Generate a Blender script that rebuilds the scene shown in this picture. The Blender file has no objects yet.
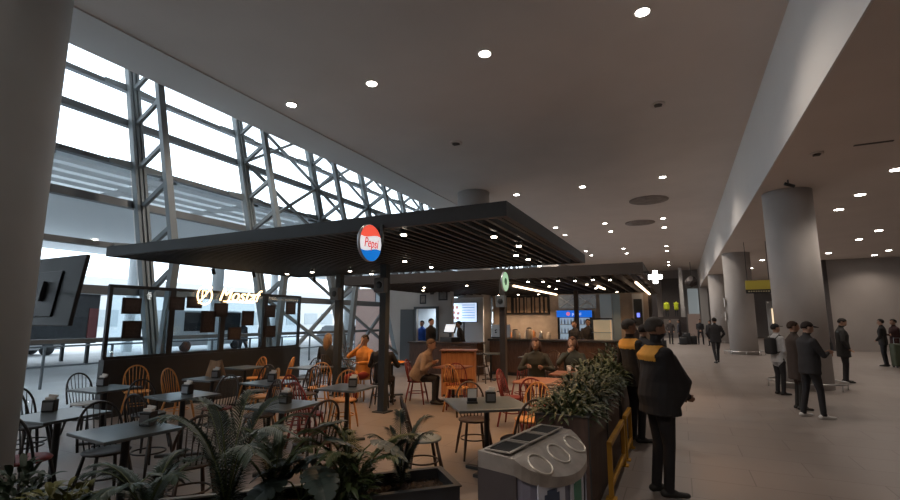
import bpy, bmesh, math, random
from mathutils import Vector, Matrix, Quaternion
random.seed(7)
PI = math.pi
S = bpy.context.scene
C = S.collection
# ------------------------------------------------------------------ camera, world, exposure
EYE = 1.70
cam = bpy.data.objects.new('camera', bpy.data.cameras.new('camera'))
C.objects.link(cam); S.camera = cam
cam.data.sensor_width = 36; cam.data.lens = 468 / 900 * 36; cam.data.clip_end = 400
cam.location = (0, 0, EYE)
cam.rotation_euler = (PI / 2 + math.radians(8.507), 0, math.radians(25.92))
W = bpy.data.worlds.new('world'); S.world = W; W.use_nodes = True
bg = W.node_tree.nodes['Background']; bg.inputs[0].default_value = (.90, .955, 1, 1); bg.inputs[1].default_value = 3.0
S.view_settings.view_transform = 'Standard'; S.view_settings.look = 'None'
S.view_settings.exposure = 0.0; S.view_settings.gamma = 1
S.cycles.use_denoising = True
S.cycles.max_bounces = 7; S.cycles.transparent_max_bounces = 16
S.cycles.sample_clamp_indirect = 4
LAMP_W = 270; CAFE_W = 22

# ------------------------------------------------------------------ materials
MATS = {}
def mat(name, col, rough=.6, metal=0, emit=0, noise=.0, scale=8, bump=0, col2=None, spec=.5, ecol=None):
    if name in MATS: return MATS[name]
    m = bpy.data.materials.new(name); m.use_nodes = True
    nt = m.node_tree; b = nt.nodes['Principled BSDF']
    b.inputs['Roughness'].default_value = rough; b.inputs['Metallic'].default_value = metal
    b.inputs['Specular IOR Level'].default_value = spec
    c = (*col, 1)
    b.inputs['Base Color'].default_value = c
    if emit:
        b.inputs['Emission Color'].default_value = (*(ecol or col), 1); b.inputs['Emission Strength'].default_value = emit
    if noise or bump or col2:
        tc = nt.nodes.new('ShaderNodeTexCoord'); n = nt.nodes.new('ShaderNodeTexNoise')
        n.inputs['Scale'].default_value = scale; n.inputs['Detail'].default_value = 5
        nt.links.new(tc.outputs['Object'], n.inputs['Vector'])
        if noise or col2:
            r = nt.nodes.new('ShaderNodeValToRGB')
            r.color_ramp.elements[0].position = .3; r.color_ramp.elements[1].position = .7
            d = col2 or tuple(v * (1 - noise) for v in col)
            r.color_ramp.elements[0].color = (*d, 1); r.color_ramp.elements[1].color = c
            nt.links.new(n.outputs['Fac'], r.inputs['Fac']); nt.links.new(r.outputs['Color'], b.inputs['Base Color'])
        if bump:
            bp = nt.nodes.new('ShaderNodeBump'); bp.inputs['Strength'].default_value = bump; bp.inputs['Distance'].default_value = .01
            nt.links.new(n.outputs['Fac'], bp.inputs['Height']); nt.links.new(bp.outputs['Normal'], b.inputs['Normal'])
    MATS[name] = m
    return m
def wood(name, a, b_, scale=3, rough=.45):
    if name in MATS: return MATS[name]
    m = mat(name, a, rough); nt = m.node_tree; b = nt.nodes['Principled BSDF']
    tc = nt.nodes.new('ShaderNodeTexCoord'); mp = nt.nodes.new('ShaderNodeMapping'); mp.inputs['Scale'].default_value = (scale * 4, scale * 4, scale * .5)
    n = nt.nodes.new('ShaderNodeTexNoise'); n.inputs['Scale'].default_value = 3; n.inputs['Detail'].default_value = 6
    r = nt.nodes.new('ShaderNodeValToRGB'); r.color_ramp.elements[0].color = (*b_, 1); r.color_ramp.elements[1].color = (*a, 1)
    r.color_ramp.elements[0].position = .35; r.color_ramp.elements[1].position = .65
    nt.links.new(tc.outputs['Object'], mp.inputs['Vector']); nt.links.new(mp.outputs['Vector'], n.inputs['Vector'])
    nt.links.new(n.outputs['Fac'], r.inputs['Fac']); nt.links.new(r.outputs['Color'], b.inputs['Base Color'])
    return m
def tile_mat(name, a, b_, size, rough, mortar):
    m = mat(name, a, rough); nt = m.node_tree; b = nt.nodes['Principled BSDF']
    tc = nt.nodes.new('ShaderNodeTexCoord'); br = nt.nodes.new('ShaderNodeTexBrick')
    br.offset = 0.5; br.inputs['Scale'].default_value = 1; br.inputs['Brick Width'].default_value = size * 2; br.inputs['Row Height'].default_value = size
    br.inputs['Mortar Size'].default_value = .006; br.inputs['Color1'].default_value = (*a, 1); br.inputs['Color2'].default_value = (*b_, 1); br.inputs['Mortar'].default_value = (*mortar, 1)
    n = nt.nodes.new('ShaderNodeTexNoise'); n.inputs['Scale'].default_value = 1.3; n.inputs['Detail'].default_value = 6
    mx = nt.nodes.new('ShaderNodeMixRGB'); mx.blend_type = 'MULTIPLY'; mx.inputs[0].default_value = .35
    nt.links.new(tc.outputs['Object'], br.inputs['Vector']); nt.links.new(tc.outputs['Object'], n.inputs['Vector'])
    nt.links.new(br.outputs['Color'], mx.inputs[1]); nt.links.new(n.outputs['Fac'], mx.inputs[2]); nt.links.new(mx.outputs[0], b.inputs['Base Color'])
    mr = nt.nodes.new('ShaderNodeMapRange'); mr.inputs['To Min'].default_value = rough - .08; mr.inputs['To Max'].default_value = rough + .12
    nt.links.new(n.outputs['Fac'], mr.inputs['Value']); nt.links.new(mr.outputs[0], b.inputs['Roughness'])
    return m
def glass_mat(name, tint=(.93, .97, 1), refl=.08):
    m = bpy.data.materials.new(name); m.use_nodes = True; nt = m.node_tree
    nt.nodes.remove(nt.nodes['Principled BSDF']); out = nt.nodes['Material Output']
    t = nt.nodes.new('ShaderNodeBsdfTransparent'); t.inputs[0].default_value = (*tint, 1)
    g = nt.nodes.new('ShaderNodeBsdfGlossy'); g.inputs['Roughness'].default_value = .02
    lw = nt.nodes.new('ShaderNodeLayerWeight'); lw.inputs[0].default_value = .5
    pw = nt.nodes.new('ShaderNodeMath'); pw.operation = 'POWER'; pw.inputs[1].default_value = 4
    ml = nt.nodes.new('ShaderNodeMath'); ml.operation = 'MULTIPLY_ADD'; ml.inputs[1].default_value = .35; ml.inputs[2].default_value = .03
    nt.links.new(lw.outputs['Facing'], pw.inputs[0]); nt.links.new(pw.outputs[0], ml.inputs[0])
    mx = nt.nodes.new('ShaderNodeMixShader')
    nt.links.new(ml.outputs[0], mx.inputs[0]); nt.links.new(t.outputs[0], mx.inputs[1]); nt.links.new(g.outputs[0], mx.inputs[2]); nt.links.new(mx.outputs[0], out.inputs[0])
    MATS[name] = m; return m
M_ceil = mat('ceiling_plaster', (.70, .62, .57), .9, noise=.06, scale=.8)
M_bulk = mat('bulkhead_paint', (.74, .72, .70), .85, noise=.05, scale=.7)
M_col = mat('column_paint', (.50, .475, .46), .75, noise=.10, scale=1.5)
M_wall = mat('hall_wall_paint', (.36, .325, .305), .8, noise=.12, scale=.6)
M_floor = tile_mat('floor_tile', (.315, .275, .255), (.29, .255, .235), .6, .36, (.19, .165, .15))
M_steel = mat('steel_paint', (.25, .29, .31), .55, noise=.1, scale=3)
M_rail = mat('window_rail', (.17, .19, .205), .5, noise=.1, scale=3)
M_glass = glass_mat('window_glass')
M_sglass = glass_mat('screen_glass', (.86, .92, .95))
M_blk = mat('black_metal', (.035, .038, .042), .45, noise=.2, scale=5)
M_canopy = mat('canopy_charcoal', (.032, .038, .043), .55, noise=.2, scale=2)
M_canopy2 = mat('canopy_brown', (.05, .038, .032), .6, noise=.2, scale=2)
M_chrome = mat('brushed_steel', (.6, .6, .6), .3, 1)
M_lamp = mat('lamp_lens', (1, .95, .88), .5, emit=30, ecol=(1, .93, .84))
M_lampring = mat('lamp_ring', (.75, .72, .70), .4)
M_led = mat('led_strip', (1, .8, .6), .5, emit=5, ecol=(1, .74, .5))
M_dark = mat('dark_plastic', (.025, .027, .03), .4, noise=.1)
M_slate = mat('slate_tabletop', (.10, .12, .13), .28, noise=.25, scale=6)
M_white = mat('white_plastic', (.75, .75, .74), .5, noise=.03)
M_wood_dark = wood('dark_bentwood', (.055, .032, .024), (.03, .018, .014))
M_wood_blk = wood('black_bentwood', (.03, .03, .032), (.018, .018, .02))
M_wood_nat = wood('natural_bentwood', (.62, .30, .09), (.50, .22, .06))
M_wood_red = wood('red_bentwood', (.24, .035, .03), (.16, .02, .018))
M_wood_or = wood('orange_wood', (.50, .20, .07), (.38, .14, .045))
M_wood_tbl = wood('warm_tabletop', (.34, .15, .09), (.24, .10, .06))
M_skin = mat('skin', (.45, .27, .19), .6, noise=.08, scale=20)
M_skin_d = mat('skin_tan', (.32, .18, .12), .6, noise=.08, scale=20)

# ------------------------------------------------------------------ helpers
def put(name, bm, m, parent=None, smooth=False, tf=None):
    me = bpy.data.meshes.new(name)
    if tf is not None: bm.transform(tf)
    bmesh.ops.recalc_face_normals(bm, faces=bm.faces[:])
    bm.to_mesh(me); bm.free()
    for x in (m if isinstance(m, (list, tuple)) else [m]): me.materials.append(x)
    if smooth: me.polygons.foreach_set('use_smooth', [True] * len(me.polygons))
    o = bpy.data.objects.new(name, me); C.objects.link(o)
    if parent: o.parent = parent
    return o
def tag(o, label, cat, group=None, kind=None):
    o['label'] = label; o['category'] = cat
    if group: o['group'] = group
    if kind: o['kind'] = kind
    return o
def struct(name, bm, m, label=None, cat=None, smooth=False):
    o = put(name, bm, m, None, smooth); o['kind'] = 'structure'
    o['label'] = label or name.replace('_', ' '); o['category'] = cat or name.split('_')[0]
    return o
def thing(name, label, cat, loc=(0, 0, 0), rz=0, group=None, kind=None):
    o = bpy.data.objects.new(name, None); C.objects.link(o); o.empty_display_size = .1
    o.location = loc; o.rotation_euler = (0, 0, rz)
    return tag(o, label, cat, group, kind)
def copy_tree(root, loc, rz, label, group=None):
    r = root.copy(); C.objects.link(r); r.location = loc; r.rotation_euler = (root.rotation_euler.x, root.rotation_euler.y, rz); r['label'] = label
    if group: r['group'] = group
    for ch in list(root.children):
        c = ch.copy(); C.objects.link(c); c.parent = r
        for g in list(ch.children):
            d = g.copy(); C.objects.link(d); d.parent = c
    return r
def nb(): return bmesh.new()
def box(bm, x0, x1, y0, y1, z0, z1, bev=0, tf=None, mi=0):
    vs = [bm.verts.new((x, y, z)) for x in (x0, x1) for y in (y0, y1) for z in (z0, z1)]
    fs = [bm.faces.new([vs[i] for i in f]) for f in ((0, 1, 3, 2), (4, 6, 7, 5), (0, 4, 5, 1), (2, 3, 7, 6), (0, 2, 6, 4), (1, 5, 7, 3))]
    for f in fs: f.material_index = mi
    if bev:
        es = list({e for f in fs for e in f.edges})
        r = bmesh.ops.bevel(bm, geom=es, offset=bev, segments=2, affect='EDGES', profile=.5)
        vs = list({v for f in r['faces'] for v in f.verts} | {v for v in vs if v.is_valid})
    if tf is not None: bmesh.ops.transform(bm, matrix=tf, verts=[v for v in vs if v.is_valid])
    return vs
def frame_of(d):
    d = d.normalized(); u = Vector((0, 0, 1)) if abs(d.z) < .9 else Vector((0, 1, 0))
    a = d.cross(u).normalized(); return a, a.cross(d).normalized()
def tube(bm, pts, r, n=8, closed=False, mi=0):
    pts = [Vector(p) for p in pts]; rings = []; N = len(pts)
    ref = None
    for i, p in enumerate(pts):
        if closed: d = pts[(i + 1) % N] - pts[i - 1]
        else: d = pts[min(i + 1, N - 1)] - pts[max(i - 1, 0)]
        d.normalize()
        if ref is None: a, b = frame_of(d)
        else:
            a = (ref - d * ref.dot(d))
            a = a.normalized() if a.length > 1e-6 else frame_of(d)[0]
            b = a.cross(d)
        ref = a
        rr = r[i] if isinstance(r, (list, tuple)) else r
        rings.append([bm.verts.new(p + (a * math.cos(2 * PI * k / n) + b * math.sin(2 * PI * k / n)) * rr) for k in range(n)])
    for i in range(N - (0 if closed else 1)):
        A, B = rings[i], rings[(i + 1) % N]
        for k in range(n):
            bm.faces.new((A[k], A[(k + 1) % n], B[(k + 1) % n], B[k])).material_index = mi
    if not closed:
        bm.faces.new(rings[0][::-1]).material_index = mi; bm.faces.new(rings[-1]).material_index = mi
def lathe(bm, prof, n=24, c=(0, 0, 0), mi=0):
    rings = []
    for r, z in prof:
        rings.append([bm.verts.new((c[0] + r * math.cos(2 * PI * k / n), c[1] + r * math.sin(2 * PI * k / n), c[2] + z)) for k in range(n)])
    for A, B in zip(rings, rings[1:]):
        for k in range(n): bm.faces.new((A[k], A[(k + 1) % n], B[(k + 1) % n], B[k])).material_index = mi
    bm.faces.new(rings[0][::-1]).material_index = mi; bm.faces.new(rings[-1]).material_index = mi
def bar(bm, p0, p1, w, h, mi=0):
    """rectangular bar from p0 to p1, w across (horizontal), h the other way"""
    p0, p1 = Vector(p0), Vector(p1); a, b = frame_of(p1 - p0)
    vs = [bm.verts.new(p + a * (sx * w / 2) + b * (sy * h / 2)) for p in (p0, p1) for sx, sy in ((-1, -1), (1, -1), (1, 1), (-1, 1))]
    for f in ((0, 1, 2, 3), (7, 6, 5, 4), (0, 4, 5, 1), (1, 5, 6, 2), (2, 6, 7, 3), (3, 7, 4, 0)):
        bm.faces.new([vs[i] for i in f]).material_index = mi
def text(name, body, size, m, loc, rot, parent=None, extrude=.006, shear=0, align='CENTER', sx=1):
    cu = bpy.data.curves.new(name, 'FONT'); cu.body = body; cu.size = size; cu.extrude = extrude; cu.align_x = align; cu.align_y = 'CENTER'; cu.shear = shear
    cu.materials.append(m); o = bpy.data.objects.new(name, cu); C.objects.link(o); o.location = loc; o.rotation_euler = rot; o.scale = (sx, 1, 1)
    bpy.context.view_layer.update(); dg = bpy.context.evaluated_depsgraph_get(); me = bpy.data.meshes.new_from_object(o.evaluated_get(dg)); mw = o.matrix_basis.copy()
    bpy.data.objects.remove(o, do_unlink=True); bpy.data.curves.remove(cu); me.name = name; o = bpy.data.objects.new(name, me); C.objects.link(o); me.transform(mw)
    if parent: o.parent = parent
    return o
def spot(loc, watts, col, ang=130, parent=None, rad=.08, blend=.6):
    l = bpy.data.lights.new('lamp_light', 'SPOT'); l.energy = watts; l.color = col; l.spot_size = math.radians(ang); l.spot_blend = blend; l.shadow_soft_size = rad
    o = bpy.data.objects.new('lamp_light', l); C.objects.link(o); o.location = loc
    if parent: o.parent = parent
    return o

# ------------------------------------------------------------------ the hall
HI, LO = 7.2, 5.1
XB = 2.1            # bulkhead plane
XW = -12.1          # glazed wall
Y0, Y1 = -12, 58
b = nb(); box(b, -10.15, 26, Y0, Y1, -.2, 0); struct('floor', b, M_floor, 'grey brown tiled hall floor', 'floor')
b = nb(); box(b, -10.6, XB, Y0, Y1, HI, HI + .3); box(b, XB, 26, Y0, Y1, LO, LO + .3)
struct('ceiling', b, M_ceil, 'beige plaster ceiling with a high and a low part', 'ceiling')
b = nb(); box(b, -10.68, -10.6, Y0, Y1, HI, 9.2); box(b, -12.3, -10.6, Y0, Y1, 9.2, 9.4); struct('trim_ceiling_edge', b, M_ceil)
b = nb(); box(b, XB - .03, XB - .001, Y0, Y1 - .01, LO, HI - .001); struct('trim_bulkhead', b, M_bulk, 'pale deep bulkhead between high and low ceiling', 'bulkhead')
b = nb(); box(b, XW, 26, Y0 - .3, Y0, 0, 9.2); struct('wall_back', b, M_wall)
b = nb(); box(b, 26, 26.3, Y0, Y1, 0, LO); struct('wall_right', b, M_wall)
b = nb(); box(b, 7.7, 26, 33.3, 33.6, 0, LO); struct('wall_right_end', b, M_wall, 'plain grey brown wall closing the right side of the hall', 'wall')
b = nb(); box(b, XW, 26, Y1, Y1 + .3, 0, 9.2); struct('wall_front', b, M_wall)
b = nb(); box(b, -10.6, -9.28, Y0 + .01, Y1 - .01, HI - .03, HI - .001); struct('trim_ceiling_strip', b, mat('strip_plaster', (.68, .65, .63), .9))
# columns of the hall
def column(x, y, h, label, ring=True, fat=.70):
    t = thing('column', label, 'column', (x, y, 0), kind='structure')
    b = nb(); lathe(b, [(fat, 0), (fat, h)], 48); put('shaft', b, M_col if x > 0 or y > 5 else mat('column_daylight_tint', (.46, .50, .52), .75, noise=.1, scale=1.5), t, True)  # near left column: bluish cast of window daylight and veil put into its colour
    if ring:
        b = nb(); n = 40
        tube(b, [((fat + .26) * math.cos(2 * PI * k / n), (fat + .26) * math.sin(2 * PI * k / n), .17) for k in range(n)], .022, 6, True)
        for k in range(8):
            a = 2 * PI * k / 8; tube(b, [((fat + .26) * math.cos(a), (fat + .26) * math.sin(a), .17), ((fat + .26) * math.cos(a), (fat + .26) * math.sin(a), .0)], .015, 6)
        put('guard_ring', b, M_chrome, t, True)
    return t
column(2.80, 15.0, LO, 'round grey column on the right with a low guard ring', True, .56)
column(2.80, 28.0, LO, 'round grey column behind the nearest right hand one', True, .62)
column(2.83, 41.0, LO, 'far round grey column under the bulkhead')
column(-7.8, 18.4, HI, 'round grey column behind the cafe carrying the menu screen', False)
column(-4.88, 1.28, HI, 'large dark grey column at the left edge of the photo', False)
column(-7.8, 31.4, HI, 'round grey column standing behind the kitchen', False)

# ------------------------------------------------------------------ glazed wall with steel trusses
TY = [-6.3, -3.13, .03, 3.2, 6.36, 9.49, 12.65, 15.8, 18.95, 22.1, 25.3, 28.4, 31.6, 34.8, 38, 41.2, 44.4]
RZ = [1.31, 2.31, 3.28, 4.31, 5.27, 6.4, 7.34, 8.4]
SLOPE = .268
SH = Matrix.Identity(4); SH[0][2] = -SLOPE; SH[0][3] = SLOPE * 7.7      # the glazed wall leans outwards towards its top
for i in range(len(TY) - 1):
    w = thing('window_%d' % (i + 1), 'tall glazed bay %d of the leaning window wall' % (i + 1), 'window', (XW, TY[i], 0), kind='structure')
    L = TY[i + 1] - TY[i]
    b = nb(); box(b, -.02, .0, 0.1, L - .1, .1, 9.2); put('glass_pane', b, M_glass, w, False, SH)
    b = nb()
    for k, z in enumerate(RZ):
        hh = .18 if k % 2 else .12
        if k == 0: hh = .08
        box(b, -.06, .10, 0, L, z - hh / 2, z + hh / 2)
    box(b, -.08, .12, 0, L, 0, .12); put('window_rail', b, M_rail, w, False, SH)
b = nb(); box(b, XW - .1, -9.9, 44.4, Y1, 0, 9.2); box(b, XW - .1, -9.9, Y0, TY[0], 0, 9.2); struct('wall_left', b, M_wall)
for i, y in enumerate(TY):
    t = thing('steel_truss', 'vertical steel window truss number %d along the glazed wall' % (i + 1), 'truss', (XW, y, 0), kind='structure')
    b = nb()
    for dy in (-.10, .0, .10): box(b, .1, .26, dy - .03, dy + .03, 0, 9.2)
    box(b, .12, .2, -.12, .12, 0, 9.2)
    put('outer_chord', b, M_steel, t, False, SH)
    b = nb(); bar(b, (1.2, 0, 9.2), (1.2, 0, 2.9), .13, .15); bar(b, (1.2, 0, 2.96), (.28, 0, .4), .13, .15); put('inner_chord', b, M_steel, t, False, SH)
    b = nb()
    for k, z in enumerate(RZ):
        if k: bar(b, (.28, 0, z), (1.15 if k > 1 else 1.0, 0, z + .42), .08, .09)
    put('strut', b, M_steel, t, False, SH)
    b = nb()
    for k, z in enumerate(RZ):
        if k % 2 == 0 and k > 0:
            for s_ in (-1, 1):
                vs = [b.verts.new((.13, s_ * .1, z + dz)) for dz in (-.10, .10)] + [b.verts.new((.13, s_ * .62, z + dz)) for dz in (.06, -.06)]
                f = b.faces.new(vs); r_ = bmesh.ops.extrude_face_region(b, geom=[f]); bmesh.ops.translate(b, vec=(.03, 0, 0), verts=[q for q in r_['geom'] if isinstance(q, bmesh.types.BMVert)])
    put('gusset_plate', b, M_steel, t, False, SH)
for i, y in enumerate(TY[:-1]):
    if y < 9: continue
    b = nb(); L = TY[i + 1] - y
    for z0, z1 in ((.3, 2.31), (2.31, 4.31), (4.31, 6.4), (6.4, 8.4)):
        bar(b, (.22, 0, z0), (.22, L, z1), .09, .08); bar(b, (.30, 0, z1), (.30, L, z0), .09, .08)
    o = put('cross_brace', b, M_steel, None, False, SH); o.location = (XW, y, 0); tag(o, 'diagonal steel cross bracing in glazed bay %d' % (i + 1), 'bracing', kind='structure')

# ------------------------------------------------------------------ outside
M_road = mat('road', (.6, .61, .62), .8, noise=.25, scale=.4)
M_pave = mat('pavement', (.62, .64, .65), .8, noise=.15, scale=1)
b = nb(); box(b, -110, -10.16, -70, 150, -.35, -.15); o = struct('ground_outside', b, M_road, 'grey road outside the windows', 'road')
b = nb(); box(b, -16, -10.16, -60, 120, -.15, -.03); struct('trim_pavement', b, M_pave, 'pale pavement outside the window wall', 'pavement')
M_roof = mat('outside_roof_soffit', (.82, .86, .88), .8, noise=.04, scale=.3)
b = nb()
ZR = 5.6
# roof slab over the drop-off road, with rows of long slots near its inner edge
xs = [(-13.1, -13.5), (-13.8, -14.25), (-14.55, -15.0), (-15.3, -15.75), (-16.05, -16.5), (-16.8, -31.0)]
for a, c in xs: box(b, c, a, -40, 90, ZR, ZR + .12)
for k in range(44):
    y = -40 + k * 3.0
    box(b, -17, -13.1, y, y + .5, ZR + .02, ZR + .1)
for k in range(12):
    y = -38 + k * 11
    lathe(b, [(.28, 0), (.28, ZR + .25)], 16, (-22, y, -.25)); lathe(b, [(.28, 0), (.28, ZR + .25)], 16, (-29.5, y, -.25))
tag(put('drop_off_roof', b, M_roof), 'flat grey roof with slots over the road outside', 'roof', kind='structure')
t = thing('terminal_building', 'low pale building with window bands across the road', 'building', (-60, 10, -.2))
b = nb(); box(b, -4, 4, -60, 90, 0, 6.5); put('wall', b, mat('far_wall', (.62, .64, .65), .8, noise=.1), t)
b = nb()
for k in range(36): box(b, 3.9, 4.1, -58 + k * 4, -55 + k * 4, 1.2, 3.0)
put('window_band', b, mat('far_glass', (.38, .42, .44), .4), t)
t = thing('bus_shelter', 'dark grey shelter beside the road, left of the photo', 'shelter', (-24.3, 10.4, -.2))
b = nb(); box(b, -1.2, 1.2, -3.6, 1.6, .9, 3.0); put('panel', b, mat('shelter_grey', (.12, .13, .14), .6, noise=.2), t)
b = nb(); box(b, 1.2, 1.26, 1.2, 1.55, 1.0, 2.4); put('poster', b, mat('shelter_red', (.35, .12, .12), .5), t)
b = nb(); box(b, -1.4, 1.5, -3.9, 1.9, 3.0, 3.2); put('roof', b, mat('shelter_roof', (.7, .72, .73), .5), t)
b = nb()
for y in (-3.4, 1.4):
    for x in (-1, 1): box(b, x - .06, x + .06, y - .06, y + .06, 0, .95)
put('leg', b, M_blk, t)
t = thing('guard_railing', 'metal railing along the pavement outside the windows', 'railing', (-14.6, 0, -.03))
b = nb()
for y in range(-4, 26): box(b, -.025, .025, y * 1.6, y * 1.6 + .05, 0, 1.05)
put('post', b, M_rail, t)
b = nb()
for z in (.55, 1.05): tube(b, [(0, -6.4, z), (0, 40, z)], .025, 8)
put('rail', b, M_rail, t, True)
def vehicle(x, y, rz, L, Wd, H, col, name, label, cat, bonnet=True):
    t = thing(name, label, cat, (x, y, -.15), rz)
    m = mat('paint_' + name + str(int(x)) + str(int(y)), col, .3)
    b = nb(); hw = Wd / 2
    if bonnet: prof = [(-L / 2, .3), (L / 2, .3), (L / 2, .75), (L * .27, .92), (L * .1, H), (-L * .32, H), (-L * .46, .95), (-L / 2, .85)]
    else: prof = [(-L / 2, .35), (L / 2, .35), (L / 2, 1.0), (L * .40, H * .95), (L * .34, H), (-L / 2 + .05, H), (-L / 2, H * .9)]
    A = [b.verts.new((p[0], -hw, p[1])) for p in prof]; B = [b.verts.new((p[0], hw, p[1])) for p in prof]
    b.faces.new(A); b.faces.new(B[::-1])
    for k in range(len(prof)): b.faces.new((A[k], B[k], B[(k + 1) % len(prof)], A[(k + 1) % len(prof)]))
    bmesh.ops.bevel(b, geom=b.edges[:], offset=.06, segments=2, affect='EDGES')
    put('body', b, m, t, False)
    b = nb()
    z0, z1 = (.95, H - .1)
    for s in (-1, 1): box(b, -L * .36, L * .12 if bonnet else L * .36, s * hw - .012, s * hw + .012, z0 if bonnet else 1.2, z1)
    put('side_window', b, mat('car_glass', (.03, .035, .04), .1), t)
    for px in (-L * .32, L * .32):
        for s in (-1, 1):
            b = nb(); lathe(b, [(.31, -.1), (.33, -.06), (.33, .06), (.31, .1)], 20); bmesh.ops.rotate(b, matrix=Matrix.Rotation(PI / 2, 3, 'X'), verts=b.verts); bmesh.ops.translate(b, vec=(px, s * (hw - .08), .33), verts=b.verts)
            put('wheel', b, M_dark, t, True)
    return t
vehicle(-27, 20, PI / 2, 5.4, 2.0, 2.4, (.8, .8, .8), 'white_van', 'white van parked beyond the glass screens', 'van', False)
vehicle(-23, 29, PI / 2, 4.3, 1.75, 1.45, (.35, .37, .4), 'parked_car', 'grey car parked beyond the railing', 'car')
vehicle(-31, 12, PI / 2, 4.3, 1.75, 1.45, (.7, .7, .72), 'parked_car', 'silver car parked beside the outdoor shelter', 'car')
vehicle(-22, 41, PI / 2, 4.3, 1.75, 1.5, (.2, .22, .25), 'parked_car', 'dark car parked farthest along the road', 'car')

# ------------------------------------------------------------------ ceiling lamps
def lamp_mesh():
    t = thing('ceiling_downlight', 'x', 'ceiling light')
    b = nb(); n = 28
    for (r0, r1, z0, z1) in ((.115, .15, -.012, 0),):
        lathe(b, [(r0, -.01), (r0 + .01, -.02), (r1, -.014), (r1, 0.004)], n)
    put('ring', b, M_lampring, t, True)
    b = nb(); lathe(b, [(.112, -.024), (.114, -.021)], n); put('lens', b, M_lamp, t)
    return t
lamp0 = None
def place_lamp(x, y, z, label, group, watts):
    global lamp0
    if lamp0 is None:
        lamp0 = lamp_mesh(); t = lamp0; t.location = (x, y, z); t['label'] = label; t['group'] = group
    else:
        t = copy_tree(lamp0, (x, y, z), 0, label, group)
    if watts: spot((x, y, z - .05), watts, (1, .86, .74), 140)
rows = [(8.45, 'first'), (19.4, 'second'), (27.6, 'third'), (30.35, 'fourth'), (38.3, 'fifth'), (41.1, 'sixth'), (49.2, 'seventh'), (52, 'eighth')]
cols = [(-8.65, 'nearest the windows'), (-6.15, 'second from the windows'), (-3.3, 'third from the windows'), (-.25, 'nearest the bulkhead')]
for y, rn in rows:
    for x, cn in cols:
        if x < -8 and y > 19: continue
        place_lamp(x - .008 * y if y > 20 else x, y, HI, 'round ceiling light in the %s row of the high ceiling, %s' % (rn, cn), 'round lights in the high ceiling', LAMP_W * 1.1)
for y in (-3,):
    for x, cn in cols: spot((x, y, HI - .1), LAMP_W, (1, .86, .74), 140)
for x, ys, cn in ((4.65, (13.67, 16.07, 18.0), 'nearest the bulkhead'), (7.06, (22.98, 25.2, 29.8), 'middle line'), (9.45, (29.9, 31.8), 'farthest right')):
    for k, y in enumerate(ys):
        place_lamp(x, y, LO, 'round light in the low ceiling, %s, %s from the front' % (cn, ('first', 'second', 'third')[k]), 'round lights in the low ceiling', LAMP_W * .5)
for x, y, w_ in ((4.45, 31.7, 'beside the yellow sign'), (4.44, 36.4, 'just behind the yellow sign'), (6.6, 49, 'over the lit passage'), (3.6, 46, 'deep in the passage')):
    place_lamp(x, y, LO, 'small round light in the low ceiling ' + w_, 'round lights in the low ceiling', LAMP_W * .35)
spot((6, 4, LO - .1), LAMP_W * .35, (1, .86, .74), 140); spot((9.5, 10, LO - .1), LAMP_W * .35, (1, .86, .74), 140); spot((5, -2, LO - .1), LAMP_W * .3, (1, .86, .74), 140)
# vents, smudge discs and sensors in the ceilings
M_vent = mat('vent_dark', (.10, .085, .075), .7)
M_vent2 = mat('smudge_disc_brown', (.30, .25, .225), .8, noise=.3, scale=3)
def vent(x, y, z, r, label, dark=False):
    t = thing('ceiling_vent', label, 'vent', (x, y, z))
    b = nb(); lathe(b, [(r * .72, -.02), (r, -.03), (r, .002)], 28); put('rim', b, M_vent2 if dark else M_ceil, t, True)
    b = nb(); lathe(b, [(r * .55, -.045), (r * .60, -.03)], 28)
    for k in range(3): box(b, -r * .5, r * .5, -r * .3 + k * r * .3 - .02, -r * .3 + k * r * .3 + .02, -.055, -.04)
    put('grille', b, M_vent2 if dark else M_vent, t)
vent(-.15, 12.56, HI, .17, 'small round vent between the two nearest ceiling light rows')
vent(-5.97, 12.71, HI, .2, 'small round vent above the charcoal canopy')
vent(-.95, 23.0, HI, .85, 'broad dark round ceiling disc, the nearer one', True)  # this and the next: dark ceiling smudges built as broad discs
vent(-1.7, 28.3, HI, .8, 'broad dark round ceiling disc, the farther one', True)
vent(2.75, 11.6, LO, .12, 'small round sensor on the low ceiling over the column')
for x, y, s in ((4.6, 9.8, 'near the right edge of the photo'), (3.6, 11.4, 'just right of the column top')):
    b = nb(); box(b, x - .3, x + .3, y - .035, y + .035, LO - .012, LO + .001); tag(put('linear_vent', b, M_vent), 'narrow dark slot vent in the low ceiling ' + s, 'vent')
t = thing('security_camera', 'small security camera hanging above the nearest right column', 'camera', (2.6, 13.6, LO))
b = nb(); tube(b, [(0, 0, 0), (0, 0, -.12)], .015, 8); put('stem', b, M_dark, t, True)
b = nb(); tube(b, [(-.08, -.04, -.1), (.12, .03, -.17)], .04, 10); put('camera_body', b, M_dark, t, True)

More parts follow.
